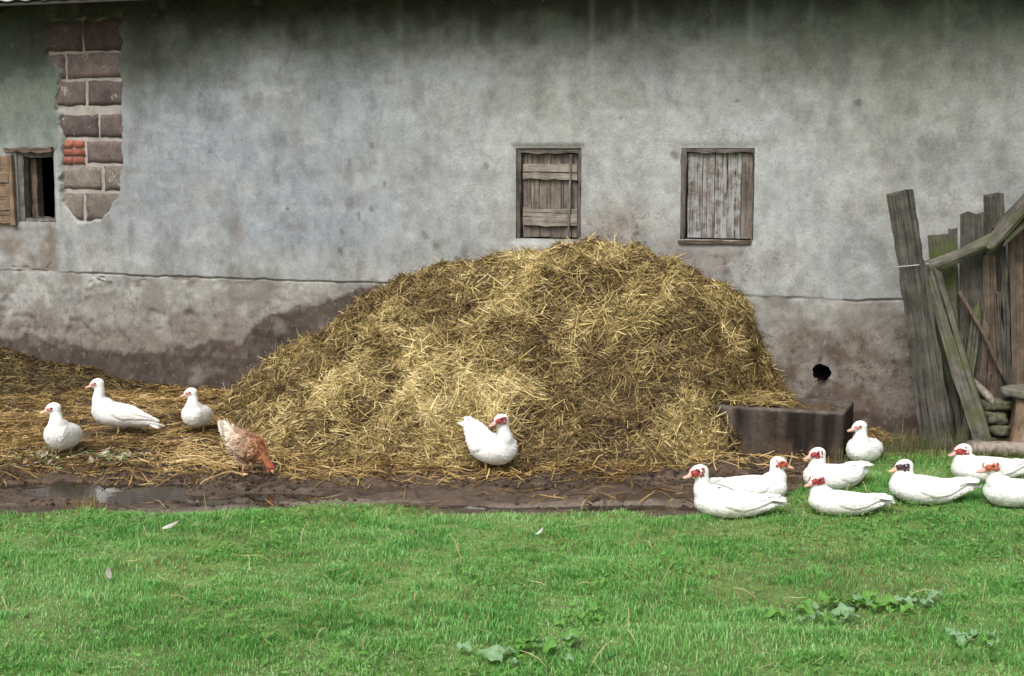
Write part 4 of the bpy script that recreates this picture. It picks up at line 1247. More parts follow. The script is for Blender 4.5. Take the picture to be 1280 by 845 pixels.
def build_fence():
    root = empty('board_fence', (3.1, 9.55, 0))
    tag(root, 'tumbledown fence of mossy grey boards leaning by the wall at right', 'fence')
    base = Vector((3.1, 9.55, 0))
    nf = (-0.25, -1, 0)
    def pl(name, p0, p1, w, t, mat, seed, **kw):
        return plank(name, Vector(p0) - base, Vector(p1) - base, w, t, mat, root, seed, face=nf, **kw)
    pt = pl('post', (2.84, 9.33, -.10), (2.525, 9.40, 1.735), 0.205, 0.085, 'wood_fence', 301, jag=.014, chip=.0045, taper=.80, seg=26)
    p2 = pl('post', (2.925, 9.39, -.10), (2.655, 9.44, 1.32), 0.105, 0.06, 'wood_fence', 302, jag=.10, chip=.006, taper=.35, seg=10)
    pl('board', (2.97, 9.56, -.05), (2.845, 9.56, 1.455), 0.165, 0.035, 'wood_green', 303, jag=.012, seg=10)
    pl('board', (3.03, 9.585, -.05), (2.93, 9.585, 1.495), 0.06, 0.03, 'wood_mossy', 304, jag=.012)
    pl('board', (3.105, 9.53, -.05), (3.035, 9.53, 1.60), 0.160, 0.032, 'wood_fence', 305, jag=.008, seg=10)
    pl('board', (3.23, 9.49, -.05), (3.145, 9.49, 1.32), 0.085, 0.03, 'wood_brown', 306, jag=.01)
    pl('board', (3.27, 9.515, .3), (3.19, 9.515, 1.40), 0.055, 0.022, 'wood_pale', 307, jag=.02)
    pl('board', (3.34, 9.50, -.05), (3.17, 9.52, 1.72), 0.125, 0.03, 'wood_fence', 308, jag=.012, seg=9)
    pl('board', (3.44, 9.43, -.05), (3.345, 9.44, 1.62), 0.19, 0.03, 'wood_brown', 309, jag=.02)
    pl('board', (3.62, 9.36, -.05), (3.555, 9.37, 1.70), 0.17, 0.03, 'wood_brown', 310, jag=.02)
    pl('board', (3.82, 9.29, -.05), (3.76, 9.29, 1.78), 0.18, 0.03, 'wood_fence', 311, jag=.02)
    pl('board', (4.02, 9.21, -.05), (3.97, 9.21, 1.8), 0.18, 0.03, 'wood_brown', 312, jag=.02)
    def rail(p0, p1, rad, mat, seed, squash=.8):
        p0, p1 = Vector(p0) - base, Vector(p1) - base
        d = p1 - p0; L_ = d.length; n_ = 16
        bm = bmesh.new()
        add_tube(bm, [(0, 0, L_ * k / n_) for k in range(n_ + 1)], rad, 14)
        for v in bm.verts:
            th_ = math.atan2(v.co.y, v.co.x)
            f_ = 1 + .22 * mnoise.noise(Vector((math.cos(th_) * 1.6, math.sin(th_) * 1.6, v.co.z * 3 + seed))) + .30 * mnoise.noise(Vector((math.cos(th_) * 5, math.sin(th_) * 5, v.co.z * 4 + seed * 2)))
            e_ = .05 * mnoise.noise(Vector((v.co.x * 40, v.co.y * 40, seed))) if v.co.z < .001 or v.co.z > L_ - .001 else 0
            v.co = Vector((v.co.x * f_ * squash + .012 * math.sin(v.co.z * 6 + seed), v.co.y * f_ + .010 * math.cos(v.co.z * 5 + seed), v.co.z + e_))
        o = bm_to('rail', bm, M[mat], None, smooth=False)
        zc = d.normalized(); xc = Vector((0, 1, 0)).cross(zc).normalized(); yc = zc.cross(xc)
        o.parent = root; o.matrix_local = Matrix.Translation(p0) @ Matrix((xc, yc, zc)).transposed().to_4x4()
    rail((2.71, 9.46, 1.250), (3.16, 9.39, 1.430), .056, 'wood_mossy', 1)
    rail((3.10, 9.37, 1.400), (3.54, 9.23, 1.93), .058, 'wood_mossy', 2)
    rail((3.16, 9.42, 1.50), (3.58, 9.28, 2.00), .032, 'wood_fence', 3)
    rail((3.20, 9.34, 1.42), (3.60, 9.20, 1.84), .030, 'wood_mossy', 4)
    pl('board', (2.99, 9.44, -.05), (3.09, 9.50, .98), 0.075, .025, 'wood_mossy', 340, jag=.05, chip=.005, taper=.7)
    pl('board', (3.30, 9.40, -.05), (3.20, 9.46, 1.10), 0.06, .022, 'wood_fence', 341, jag=.06, chip=.005, taper=.6)
    pl('board', (3.13, 9.47, -.05), (3.165, 9.50, 1.18), 0.05, .022, 'wood_brown', 342, jag=.05, chip=.004)
    for k, (q0, q1, w_, m_) in enumerate((((3.02, 9.44, .02), (2.90, 9.50, .62), .045, 'wood_fence'), ((3.17, 9.44, -.02), (3.20, 9.50, .74), .04, 'wood_brown'), ((2.90, 9.50, .0), (2.99, 9.53, .80), .05, 'wood_mossy'), ((3.30, 9.42, .3), (3.24, 9.45, 1.22), .035, 'wood_fence'))):
        pl('lath', q0, q1, w_, .018, m_, 330 + k, jag=.02, chip=.004)
    # a strand of wire round the post
    bm = bmesh.new()
    c = Vector((2.605, 9.385, 1.27)); rx, ry = .105, .055
    pts = []
    for k in range(25):
        t = 2 * PI * k / 24
        x = rx * math.copysign(abs(math.cos(t)) ** .35, math.cos(t)); y = ry * math.copysign(abs(math.sin(t)) ** .35, math.sin(t))
        pts.append(c - base + Vector((x, y, .010 * x / rx)))
    add_tube(bm, pts, .0035, 5, cap=False)
    bm_to('wire', bm, M['wire'], root)
    o = plank('leaning_board', (3.10, 9.22, gz(3.1, 9.22) - .01), (2.735, 9.36, 1.225), 0.115, 0.045, 'wood_mossy', None, 321, face=(-.45, -1, 0), seg=9, jag=.02, chip=.004)
    tag(o, 'mossy board with bright green edge leaning across the fence foot', 'board')
    bm = bmesh.new()
    add_tube(bm, [(0, 0, 0), (.16, -.03, -.27), (.25, -.06, -.47), (.345, -.10, -.66)], [.012, .014, .013, .015], 8)
    o = bm_to('wooden_pole', bm, M['wood_brown'], None); o.location = (2.95, 9.47, 1.09)
    tag(o, 'thin brown pole slanting down across the fence boards', 'pole')
    bm = bmesh.new()
    add_tube(bm, [(0, 0, 0), (.05, -.05, -.05), (.11, -.14, -.13)], [.026, .028, .027], 8)
    o = bm_to('branch_stub', bm, M['wood_pale'], None); o.location = (3.06, 9.46, .49)
    tag(o, 'short pale cut branch stub above the stacked stones', 'branch')
    # stump with a flat slab on it
    r = empty('chopping_stump', (3.37, 9.24, gz(3.37, 9.24)))
    tag(r, 'brown tree stump stool with a flat grey slab on top', 'stump')
    bm = bmesh.new()
    n = 14; rings = []
    for z, rad in ((-.03, .155), (.05, .135), (.15, .118), (.28, .108), (.385, .105)):
        rings.append([bm.verts.new(((rad + .012 * math.sin(k * 2.3 + 1) + .008 * math.sin(k * 5)) * math.cos(2 * PI * k / n), (rad + .012 * math.sin(k * 2.3 + 1)) * math.sin(2 * PI * k / n), z)) for k in range(n)])
    for a_, b_ in zip(rings, rings[1:]):
        for k in range(n): bm.faces.new((a_[k], a_[(k + 1) % n], b_[(k + 1) % n], b_[k]))
    bm.faces.new(rings[-1])
    bm_to('trunk', bm, M['wood_tan'], r)
    bm = bmesh.new(); n = 18; rings = []
    for z, k_ in ((.386, .96), (.40, 1.0), (.425, 1.0), (.436, .95)):
        rings.append([bm.verts.new(((.175 + .02 * math.sin(k * 1.7)) * k_ * math.cos(2 * PI * k / n), (.15 + .015 * math.sin(k * 2.1)) * k_ * math.sin(2 * PI * k / n), z)) for k in range(n)])
    for a_, b_ in zip(rings, rings[1:]):
        for k in range(n): bm.faces.new((a_[k], a_[(k + 1) % n], b_[(k + 1) % n], b_[k]))
    bm.faces.new(rings[-1]); bm.faces.new(rings[0][::-1])
    bm_to('slab', bm, M['stone'], r, smooth=False)
    # log lying at the foot
    bm = bmesh.new()
    add_tube(bm, [(0, 0, 0), (.2, -.02, .006), (.45, -.06, .0), (.75, -.10, .01), (1.1, -.16, .0)], [.043, .05, .048, .052, .05], 12)
    for v in bm.verts:
        v.co += v.co.normalized() * 0.0 + Vector((0, 0, 0.006 * mnoise.noise(v.co * 14)))
    M['bark'] = mat_plain('bark', (0.36, 0.31, 0.27), 0.9, .5, 22, .9, .01, c2=(0.14, 0.11, 0.085))
    o = bm_to('fallen_log', bm, M['bark'], None); o.location = (2.95, 9.12, gz(3.2, 9.1) + .045)
    tag(o, 'pale barked log lying on the ground before the stump', 'log')
    # stacked mossy stones
    M['moss_stone'] = mat_plain('moss_stone', (0.16, 0.155, 0.11), 0.95, .5, 30, 1.0, .02, c2=(0.035, 0.040, 0.018))
    spots = [(3.20, 9.36, .045, .13, .09, .05, 'lowest mossy stone of the little stack beside the stump'), (3.22, 9.34, .135, .10, .08, .045, 'second mossy stone from the ground in the stack beside the stump'),
             (3.185, 9.36, .22, .11, .08, .042, 'third mossy stone from the ground in the stack beside the stump'), (3.205, 9.36, .30, .12, .08, .042, 'topmost mossy stone of the stack beside the stump'),
             (3.02, 9.16, .05, .075, .065, .062, 'single rounded grey stone at the left end of the log')]
    for k, (x, y, z, rx, ry, rz, lab) in enumerate(spots):
        bm = bmesh.new(); bmesh.ops.create_icosphere(bm, subdivisions=3, radius=1)
        for v in bm.verts:
            q = v.co.copy()
            e = 0.75
            q = Vector([math.copysign(abs(t) ** e, t) for t in q])
            q *= 1 + .28 * mnoise.noise(q * 1.6 + Vector((k * 7, 0, 0))) + .10 * mnoise.noise(q * 4 + Vector((k * 5, 0, 0)))
            v.co = (q.x * rx, q.y * ry, q.z * rz)
        o = bm_to('stone', bm, M['stone'] if k == 4 else M['moss_stone'], None); o.location = (x, y, z + gz(x, y) - .005); o.rotation_euler = (.15 * math.sin(k * 3), .16 * math.sin(k * 2 + 1), k * .8)
        tag(o, lab, 'stone', 'stones by the fence')


build_fence()


# ------------------------------------------------------------------ birds
def remesh_blobs(name, blobs, voxel=0.007, smooth=6):
    """one continuous skin round overlapping ellipsoids (centre, rx, ry, rz, rotation)"""
    bm = bmesh.new()
    for c, r, rot in blobs:
        mt = Matrix.Translation(c) @ (rot.to_4x4() if rot is not None else Matrix.Identity(4)) @ Matrix.Diagonal((*r, 1))
        bmesh.ops.create_icosphere(bm, subdivisions=3, radius=1, matrix=mt)
    me = bpy.data.meshes.new('tmp'); bm.to_mesh(me); bm.free()
    o = bpy.data.objects.new('tmp', me); COL.objects.link(o)
    md = o.modifiers.new('r', 'REMESH'); md.mode = 'VOXEL'; md.voxel_size = voxel; md.use_smooth_shade = True
    sm = o.modifiers.new('s', 'SMOOTH'); sm.factor = 0.5; sm.iterations = smooth
    dg = bpy.context.evaluated_depsgraph_get(); dg.update()
    res = bpy.data.meshes.new_from_object(o.evaluated_get(dg)); res.name = name
    bpy.data.objects.remove(o); bpy.data.meshes.remove(me)
    res.polygons.foreach_set('use_smooth', np.ones(len(res.polygons), bool))
    return res


def interp_path(ctrl, n):
    c = np.array(ctrl, float); t = np.linspace(0, 1, len(c)); q = np.linspace(0, 1, n)
    out = []
    for k in range(c.shape[1]):
        # smooth (Catmull-Rom) interpolation
        y = c[:, k]; m_ = np.gradient(y, t)
        i = np.clip(np.searchsorted(t, q, 'right') - 1, 0, len(t) - 2); h = t[i + 1] - t[i]; s = (q - t[i]) / h
        out.append((2 * s**3 - 3 * s**2 + 1) * y[i] + (s**3 - 2 * s**2 + s) * h * m_[i] + (-2 * s**3 + 3 * s**2) * y[i + 1] + (s**3 - s**2) * h * m_[i + 1])
    return np.stack(out, 1)


BODY = [(-0.29, 0.130, .022, .010), (-0.24, 0.122, .045, .024), (-0.17, 0.108, .078, .055), (-0.08, .098, .102, .082), (0.02, .096, .112, .094), (0.09, .102, .104, .094), (0.145, .115, .078, .078)]


def duck(label, x, y, heading, stand=False, nh=.16, lean=.03, side=0.0, yaw=0.0, face='red', scale=1.0, pitch=0.0, tail=0.0, wid=1.0, bill='bill', puff=0.0, group='white ducks', nod=-0.12, hz=None, grey=.30):
    zl = 0.055 if stand else -0.014
    hz = hz or (1.0 if stand else .78)
    root = empty('duck', (x, y, gz(x, y)), math.radians(heading))
    root.scale = (scale,) * 3
    tag(root, label, 'duck', group)
    pr = Matrix.Rotation(-math.radians(pitch), 3, 'Y')
    piv = Vector((0, 0, .095))

    def bd(p):
        return pr @ (Vector(p) - piv) + piv + Vector((0, 0, zl))
    body = interp_path(BODY, 22)
    body[:, 1] *= hz; body[:, 3] *= hz
    sx = 1.0 if stand else .84
    body[:, 0] = np.where(body[:, 0] < 0, body[:, 0] * sx, body[:, 0])
    blobs = []
    for bx, bz, ry, rz in body:
        tl = tail * max(0, (-.10 - bx)) * 1.0
        blobs.append((bd((bx, 0, bz + tl)), (.055, ry * wid + puff, rz + puff * .5), pr))
    blobs.append((bd((.105, 0, .105 * hz)), (.082, .092 * wid, .094 * hz), pr)); blobs.append((bd((.125, 0, .135 * hz)), (.060, .068, .072 * hz), pr))
    nb = bd((.105, 0, .140 * hz)); nt = Vector((nb.x + lean, side, nb.z + nh))
    c1 = nb + Vector((.075, side * .1, .02 + nh * .15)); c2 = nt + Vector((-.012, -side * .1, -nh * .45))
    for k in range(15):
        t = k / 14
        p = nb * (1 - t)**3 + c1 * 3 * t * (1 - t)**2 + c2 * 3 * t * t * (1 - t) + nt * t**3
        r = np.interp(t, [0, .3, .6, .85, 1], [.076 * (.35 + .65 * hz), .056, .043, .038, .036])
        blobs.append((p, (r, r, r), None))
    hr = Matrix.Rotation(math.radians(yaw), 3, 'Z') @ Matrix.Rotation(-nod, 3, 'Y')
    hd = hr @ Vector((1, 0, 0)); hs = hr @ Vector((0, 1, 0)); hu = hr @ Vector((0, 0, 1))
    hc = nt + Vector((0, 0, .016)) + hd * .012
    blobs.append((hc, (.052, .037, .040), hr))
    blobs.append((hc + hd * .028 - hu * .006, (.033, .027, .027), hr))
    bmesh_ = remesh_blobs('body', blobs)
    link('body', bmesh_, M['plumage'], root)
    # small overlapping contour feathers, longer towards the rump
    nvv = len(bmesh_.vertices)
    co = np.empty(nvv * 3, np.float32); bmesh_.vertices.foreach_get('co', co); co = co.reshape(-1, 3)
    nv = np.empty(nvv * 3, np.float32); bmesh_.vertices.foreach_get('normal', nv); nv = nv.reshape(-1, 3)
    rg = np.random.default_rng(int(abs(x * 1000) + abs(y * 100)))
    far = np.linalg.norm(co - np.array(hc), axis=1)
    sel = rg.choice(np.flatnonzero((far > .055) & (co[:, 2] > .01)), 1500)
    Pf, Nf = co[sel], nv[sel]
    isn = sstep(.20, .09, np.linalg.norm(Pf - np.array(hc), axis=1))[:, None]
    bk = (1 - isn) * np.array([-1, 0, -.12]) + isn * np.array([-.2, 0, -1]) + rg.normal(0, .22, (len(Pf), 3))
    df = bk - Nf * np.sum(bk * Nf, 1, keepdims=True); df /= np.linalg.norm(df, axis=1, keepdims=True)
    sf = np.cross(Nf, df); Lf = rg.uniform(.014, .026, (len(Pf), 1)) * (1 - .5 * isn); wf = Lf * .36
    qf = np.stack([Pf - Nf * .001, Pf + df * Lf * .55 + sf * wf + Nf * .0008, Pf + df * Lf + Nf * .0018, Pf + df * Lf * .55 - sf * wf + Nf * .0008], 1).reshape(-1, 3)
    tag(link('feathers', mesh_np('feathers', qf, np.arange(len(qf)).reshape(-1, 4)), M['plumage'], root), kind='stuff')
    # bill: flat, a little spooned, pale nail at the tip
    bm = bmesh.new(); rings = []; n = 12
    b0 = hc + hd * .046 - hu * .010
    for s, w, hh, dz in ((-.006, .0200, .0195, 0), (.008, .0180, .0155, -.003), (.021, .0165, .0115, -.007), (.034, .0170, .0085, -.009), (.043, .0140, .0065, -.010), (.048, .007, .004, -.011)):
        rings.append([bm.verts.new(b0 + hd * s + hs * (w * math.cos(2 * PI * k / n)) + hu * (hh * math.sin(2 * PI * k / n) + dz)) for k in range(n)])
    for a_, b_ in zip(rings, rings[1:]):
        for k in range(n): bm.faces.new((a_[k], a_[(k + 1) % n], b_[(k + 1) % n], b_[k]))
    bm.faces.new(rings[0][::-1]); bm.faces.new(rings[-1])
    bm_to('bill', bm, M[bill], root)
    # warty bare skin round the eye and the root of the bill
    rs = random.Random(int(abs(x * 1000) + abs(y * 100)))
    bm = bmesh.new()
    big = face in ('red', 'orange', 'dark')
    for sd in (-1, 1):
        if big: bmesh.ops.create_icosphere(bm, subdivisions=3, radius=1, matrix=Matrix.Translation(hc + hd * .022 + hs * (sd * .0185) + hu * .003) @ hr.to_4x4() @ Matrix.Diagonal((.032, .0206, .0175, 1)))
        else: bmesh.ops.create_icosphere(bm, subdivisions=3, radius=1, matrix=Matrix.Translation(hc + hd * .026 + hs * (sd * .0160) + hu * .002) @ hr.to_4x4() @ Matrix.Diagonal((.025, .0195, .012, 1)))
        for k in range(46 if big else 22):
            u = rs.uniform(-.018, .050) if big else rs.uniform(.004, .044)
            w = (rs.uniform(-.020, .022) if big else rs.uniform(-.010, .010)) * (1 - max(0, u - .02) * 12)
            # on the head surface
            q = max(0.06, 1 - (u / .060) ** 2 - (w / .040) ** 2)
            lat = .0395 * math.sqrt(q) - .0005
            p = hc + hd * u + hs * (sd * lat) + hu * w
            r = rs.uniform(.0035, .0075 if big else .005)
            bmesh.ops.create_icosphere(bm, subdivisions=1, radius=r, matrix=Matrix.Translation(p))
    for k in range(14 if big else 6):
        p = b0 + hd * rs.uniform(-.006, .008) + hs * rs.uniform(-.012, .012) + hu * rs.uniform(.008, .018)
        bmesh.ops.create_icosphere(bm, subdivisions=1, radius=rs.uniform(.004, .007), matrix=Matrix.Translation(p))
    bm_to('face', bm, M['face_' + face], root)
    for sd in (-1, 1):
        bm = bmesh.new()
        bmesh.ops.create_icosphere(bm, subdivisions=2, radius=.0062, matrix=Matrix.Translation(hc + hd * .014 + hs * (sd * .0385) + hu * .010))
        bm_to('eye', bm, M['eye'], root)
    # folded wings: overlapping quills along the flank
    for sd in (-1, 1):
        nS, nT = 40, 26
        V = []; Q = []
        for i in range(nS):
            s = i / (nS - 1)
            bx = .105 - s * .410
            if bx < 0: bx *= sx
            bz = np.interp(bx, body[:, 0], body[:, 1]); ry = np.interp(bx, body[:, 0], body[:, 2]) * wid + puff; rz = np.interp(bx, body[:, 0], body[:, 3]) + puff * .5
            tl = tail * max(0, (-.10 - bx))
            ry = max(ry, .034); rz = max(rz, .016)
            top = math.radians(np.interp(s, [0, .3, 1], [58, 76, 84])); bot = math.radians(np.interp(s, [0, .12, .35, .6, .8, 1], [44, 8, -14, -2, 22, 66]))
            for j in range(nT):
                t = j / (nT - 1)
                ph = bot + (top - bot) * t
                ed = min(1, t * 5, (1 - t) * 5)
                o_ = -.004 + .016 * math.sin(PI * t) ** .5 * min(1, s * 6, (1 - s) * 4 + .35)
                q = (t * 5 + s * 1.6) % 1.0
                o_ += .0040 * (1 - q) * min(1, max(0, (s - .2) * 5)) * ed          # long quills, each over the next
                q2 = (s * 9 + .35 * math.sin(t * 14)) % 1.0
                o_ += .0025 * ed * q2 * max(0, 1 - abs(s - .22) * 5)               # small coverts at the shoulder
                lift = .016 * s * s
                Q.append(grey * ed * (max(0, 1 - min(q, 1 - q) * 9) * min(1, max(0, (s - .2) * 5)) + .7 * max(0, 1 - min(q2, 1 - q2) * 6) * max(0, 1 - abs(s - .22) * 5)) + .35 * grey * ed * max(0, vnoise(np.array([s * 6 + x * 9]), np.array([t * 5 + y * 7]), 311)[0] - .4))
                V.append(bd((bx - .012 * math.sin(t * PI * 5) * s, sd * (ry + o_) * math.cos(ph), bz + tl + (rz + o_) * math.sin(ph) + lift)))
        idx = np.arange(nS * nT).reshape(nS, nT)
        F = np.stack([idx[:-1, :-1], idx[1:, :-1], idx[1:, 1:], idx[:-1, 1:]], -1).reshape(-1, 4)
        if sd < 0: F = F[:, ::-1]
        o = link('wing', mesh_np('wing', np.array([tuple(v) for v in V]), F, None, {'quill': np.array(Q)}), M['plumage'], root)
        so = o.modifiers.new('t', 'SOLIDIFY'); so.thickness = .012; so.offset = -1
    # tail fan
    bm = bmesh.new()
    for k in range(7):
        an = math.radians((k - 3) * 8)
        tl = tail * .19
        mt = Matrix.Translation(bd((-.268 * sx - .004 * (3 - abs(k - 3)), math.sin(an) * -.10, .128 + tl - .0025 * abs(k - 3)))) @ pr.to_4x4() @ Matrix.Rotation(an, 4, 'Z') @ Matrix.Rotation(math.atan(tail) * .8, 4, 'Y') @ Matrix.Diagonal((.062, .0145, .0032, 1))
        bmesh.ops.create_icosphere(bm, subdivisions=2, radius=1, matrix=mt)
    bm_to('tail', bm, M['plumage'], root)
    if stand:
        for sd in (-1, 1):
            bm = bmesh.new()
            add_tube(bm, [(-.005, sd * .045, zl + .05), (-.01, sd * .047, zl - .005), (-.004, sd * .048, .03), (0, sd * .05, .006)], [.020, .010, .0075, .008], 8)
            toes = [(-.012, 0), (.030, -.026), (.042, -.012), (.048, 0), (.042, .012), (.030, .026)]
            up_ = [bm.verts.new((tx, sd * .05 + ty, .010 if i == 0 else .006 - .003 * (i % 2 == 0))) for i, (tx, ty) in enumerate(toes)]
            dn_ = [bm.verts.new((tx, sd * .05 + ty, -.004)) for tx, ty in toes]
            bm.faces.new(up_); bm.faces.new(dn_[::-1])
            for i in range(6): bm.faces.new((dn_[i], dn_[(i + 1) % 6], up_[(i + 1) % 6], up_[i]))
            bm_to('leg', bm, M['leg'], root)
    return root


G1 = 'ducks on the straw in the yard'; G2 = 'ducks resting on the grass'
duck('white duck standing nearest the puddle at far left, pale pink face', -2.91, 9.17, 272, True, .130, .02, -.01, -78, 'pink', .95, 14, wid=1.0, bill='bill_yellow', group=G1)
duck('white duck standing side-on in profile, long body, second from left', -2.72, 9.78, 190, True, .170, .035, .01, 0, 'pink', .90, 13, tail=-.25, group=G1)
duck('small white duck standing between the side-on duck and the straw heap', -2.20, 9.90, 268, True, .130, .02, 0, -72, 'pink', .86, 14, bill='bill', group=G1)
duck('white red-faced duck with raised tail standing alone before the big straw heap', -.12, 8.82, -56, True, .150, .045, -.02, -92, 'red', .97, 4, tail=.55, wid=1.05, puff=.006, group=G1)
duck('long white red-faced duck lying at the left edge of the grass', 1.19, 7.62, 183, False, .130, .060, 0, 6, 'red', 1.02, 4, tail=.0, wid=1.0, hz=.74, group=G2)
duck('white duck facing right behind the long one, pale orange face', 1.38, 8.05, 4, False, .110, .03, 0, -6, 'orange', .96, 0, tail=.0, bill='bill_yellow', hz=.88, grey=.6, group=G2)
duck('white fluffed duck with a red face, behind the others and nearest the trough front', 1.88, 8.26, 212, False, .105, .015, 0, -22, 'red', .96, 6, tail=.2, wid=1.05, puff=.010, hz=.80, group=G2)
duck('white duck in the front row with small red face and greyish folded wing', 1.80, 7.66, 182, False, .088, .030, 0, 14, 'red', .93, 5, tail=.05, hz=.74, grey=.75, group=G2)
duck('plump white duck sitting upright farthest back beside the trough, pink face', 2.24, 8.98, 243, False, .120, .015, 0, -52, 'pink', .92, 8, wid=1.02, hz=.95, group=G2)
duck('white duck with blackish face resting in the grass', 2.32, 7.91, 176, False, .080, .005, 0, 8, 'dark', 1.0, 6, tail=.22, wid=1.08, puff=.006, hz=.80, bill='bill_yellow', group=G2)
duck('white pink-red faced duck lying before the leaning fence post', 2.82, 8.40, 181, False, .070, .02, 0, 4, 'red', 1.02, 2, wid=1.05, puff=.004, hz=.80, group=G2)
duck('white orange-red faced duck nearest at the right edge of the frame', 2.80, 7.82, 205, False, .105, .055, 0, -20, 'orange', 1.02, 6, wid=1.02, hz=.80, group=G2)


def build_hen():
    x, y = -1.63, 8.70
    root = empty('hen', (x, y, gz(x, y)), math.radians(-18))
    tag(root, 'ragged cream and rusty brown hen pecking the ground beside the straw heap', 'hen')
    body = interp_path([(-.115, .245, .036, .048), (-.085, .222, .060, .068), (-.04, .192, .080, .082), (.02, .168, .086, .082), (.065, .150, .070, .068)], 10)
    blobs = [(Vector((bx, 0, bz)), (.05, ry, rz), Matrix.Rotation(math.radians(25), 3, 'Y')) for bx, bz, ry, rz in body]
    neck = interp_path([(.06, .160, .050), (.10, .135, .040), (.125, .100, .029), (.140, .070, .023), (.152, .050, .022)], 10)
    blobs += [(Vector((a, 0, b)), (r, r * .9, r), None) for a, b, r in neck]
    for sd in (-1, 1):
        for a, b, r in interp_path([(-.02, .15, .045), (-.012, .115, .033), (0, .085, .018)], 5):
            blobs.append((Vector((a, sd * .038, b)), (r, r * .8, r), None))
    blobs += [(Vector((-.13, 0, .265)), (.04, .028, .045), None)]
    me = remesh_blobs('body', blobs, .006, 4)
    co = np.empty(len(me.vertices) * 3, np.float32); me.vertices.foreach_get('co', co); co = co.reshape(-1, 3)

    def hcol(p):
        f = p[:, 0] + (fbm(p[:, 0] * 25, p[:, 2] * 25 + p[:, 1] * 9, 301, 3) - .5) * .10
        c = np.stack([np.interp(f, [-.14, -.09, -.03, .04, .10, .15], ch) for ch in ((.82, .72, .47, .40, .44, .42), (.75, .58, .31, .235, .20, .14), (.62, .45, .21, .14, .095, .07))], -1)
        return c
    at = me.color_attributes.new('col', 'FLOAT_COLOR', 'POINT')
    c4 = np.ones((len(co), 4), np.float32); c4[:, :3] = hcol(co); at.data.foreach_set('color', c4.ravel())
    link('body', me, M['hen'], root)
    # loose feathers over the skin
    nv = np.empty(len(me.vertices) * 3, np.float32); me.vertices.foreach_get('normal', nv); nv = nv.reshape(-1, 3)
    rng = np.random.default_rng(9)
    sel = rng.choice(np.flatnonzero((co[:, 2] > .085) & (co[:, 0] < .135)), 620)
    P = co[sel]; N = nv[sel]
    back = np.tile([-.85, 0, .15], (len(P), 1)) + rng.normal(0, .35, (len(P), 3)); back[:, 2] -= .5 * (P[:, 0] > -.06)
    d = back - N * np.sum(back * N, 1, keepdims=True); d /= np.linalg.norm(d, axis=1, keepdims=True)
    s = np.cross(N, d); L = rng.uniform(.022, .042, (len(P), 1)); w = L * .30
    q = np.stack([P - N * .002, P + d * L * .5 + s * w + N * .006, P + d * L + N * .011, P + d * L * .5 - s * w + N * .006], 1).reshape(-1, 3)
    c = np.repeat(hcol(P) * rng.uniform(.65, 1.25, (len(P), 1)), 4, 0)
    tag(link('plumage', mesh_np('plumage', q, np.arange(len(q)).reshape(-1, 4), c), M['hen'], root), kind='stuff')
    for sd in (-1, 1):
        bm = bmesh.new()
        for k in range(9):
            f = k / 8
            mt = Matrix.Translation((.005 - .055 * f, sd * (.084 - .006 * f), .178 + .020 * f - .018 * (k % 3))) @ Matrix.Rotation(math.radians(28 + 5 * (k % 3)), 4, 'Y') @ Matrix.Rotation(sd * .12, 4, 'Z') @ Matrix.Diagonal((.042, .006, .013, 1))
            bmesh.ops.create_icosphere(bm, subdivisions=2, radius=1, matrix=mt)
        me_ = bpy.data.meshes.new('wing'); bm.to_mesh(me_); bm.free()
        pc = np.empty(len(me_.vertices) * 3, np.float32); me_.vertices.foreach_get('co', pc); pc = pc.reshape(-1, 3)
        cw = np.ones((len(pc), 4), np.float32); cw[:, :3] = hcol(pc) * .85 * (.75 + .5 * vnoise(pc[:, 0] * 60, pc[:, 2] * 160, 305))[:, None]
        me_.color_attributes.new('col', 'FLOAT_COLOR', 'POINT').data.foreach_set('color', cw.ravel())
        link('wing', me_, M['hen'], root)
    bm = bmesh.new()
    for k in range(7):
        an = (k - 3) * .16
        mt = Matrix.Translation((-.150, an * .12, .288)) @ Matrix.Rotation(an, 4, 'Z') @ Matrix.Rotation(math.radians(52 + 5 * abs(k - 3)), 4, 'Y') @ Matrix.Diagonal((.050, .013, .004, 1))
        bmesh.ops.create_icosphere(bm, subdivisions=2, radius=1, matrix=mt)
    me_ = bpy.data.meshes.new('tail'); bm.to_mesh(me_); bm.free()
    cw = np.ones((len(me_.vertices), 4), np.float32); cw[:, :3] = (.78, .72, .60)
    me_.color_attributes.new('col', 'FLOAT_COLOR', 'POINT').data.foreach_set('color', cw.ravel())
    link('tail', me_, M['hen'], root)
    bm = bmesh.new()
    add_tube(bm, [(.158, 0, .040), (.172, 0, .024), (.180, 0, .012)], [.009, .006, .001], 8); bm_to('beak', bm, M['bill_yellow'], root)
    bm = bmesh.new()
    for k, (a, b, r) in enumerate(((.148, .078, .010), (.160, .070, .012), (.170, .060, .011), (.176, .049, .008))):
        bmesh.ops.create_icosphere(bm, subdivisions=2, radius=1, matrix=Matrix.Translation((a, 0, b)) @ Matrix.Diagonal((r, .004, r, 1)))
    bm_to('comb', bm, M['face_red'], root)
    bm = bmesh.new()
    for sd in (-1, 1): bmesh.ops.create_icosphere(bm, subdivisions=2, radius=1, matrix=Matrix.Translation((.150, sd * .014, .028)) @ Matrix.Diagonal((.008, .004, .011, 1)))
    bm_to('wattle', bm, M['face_red'], root)
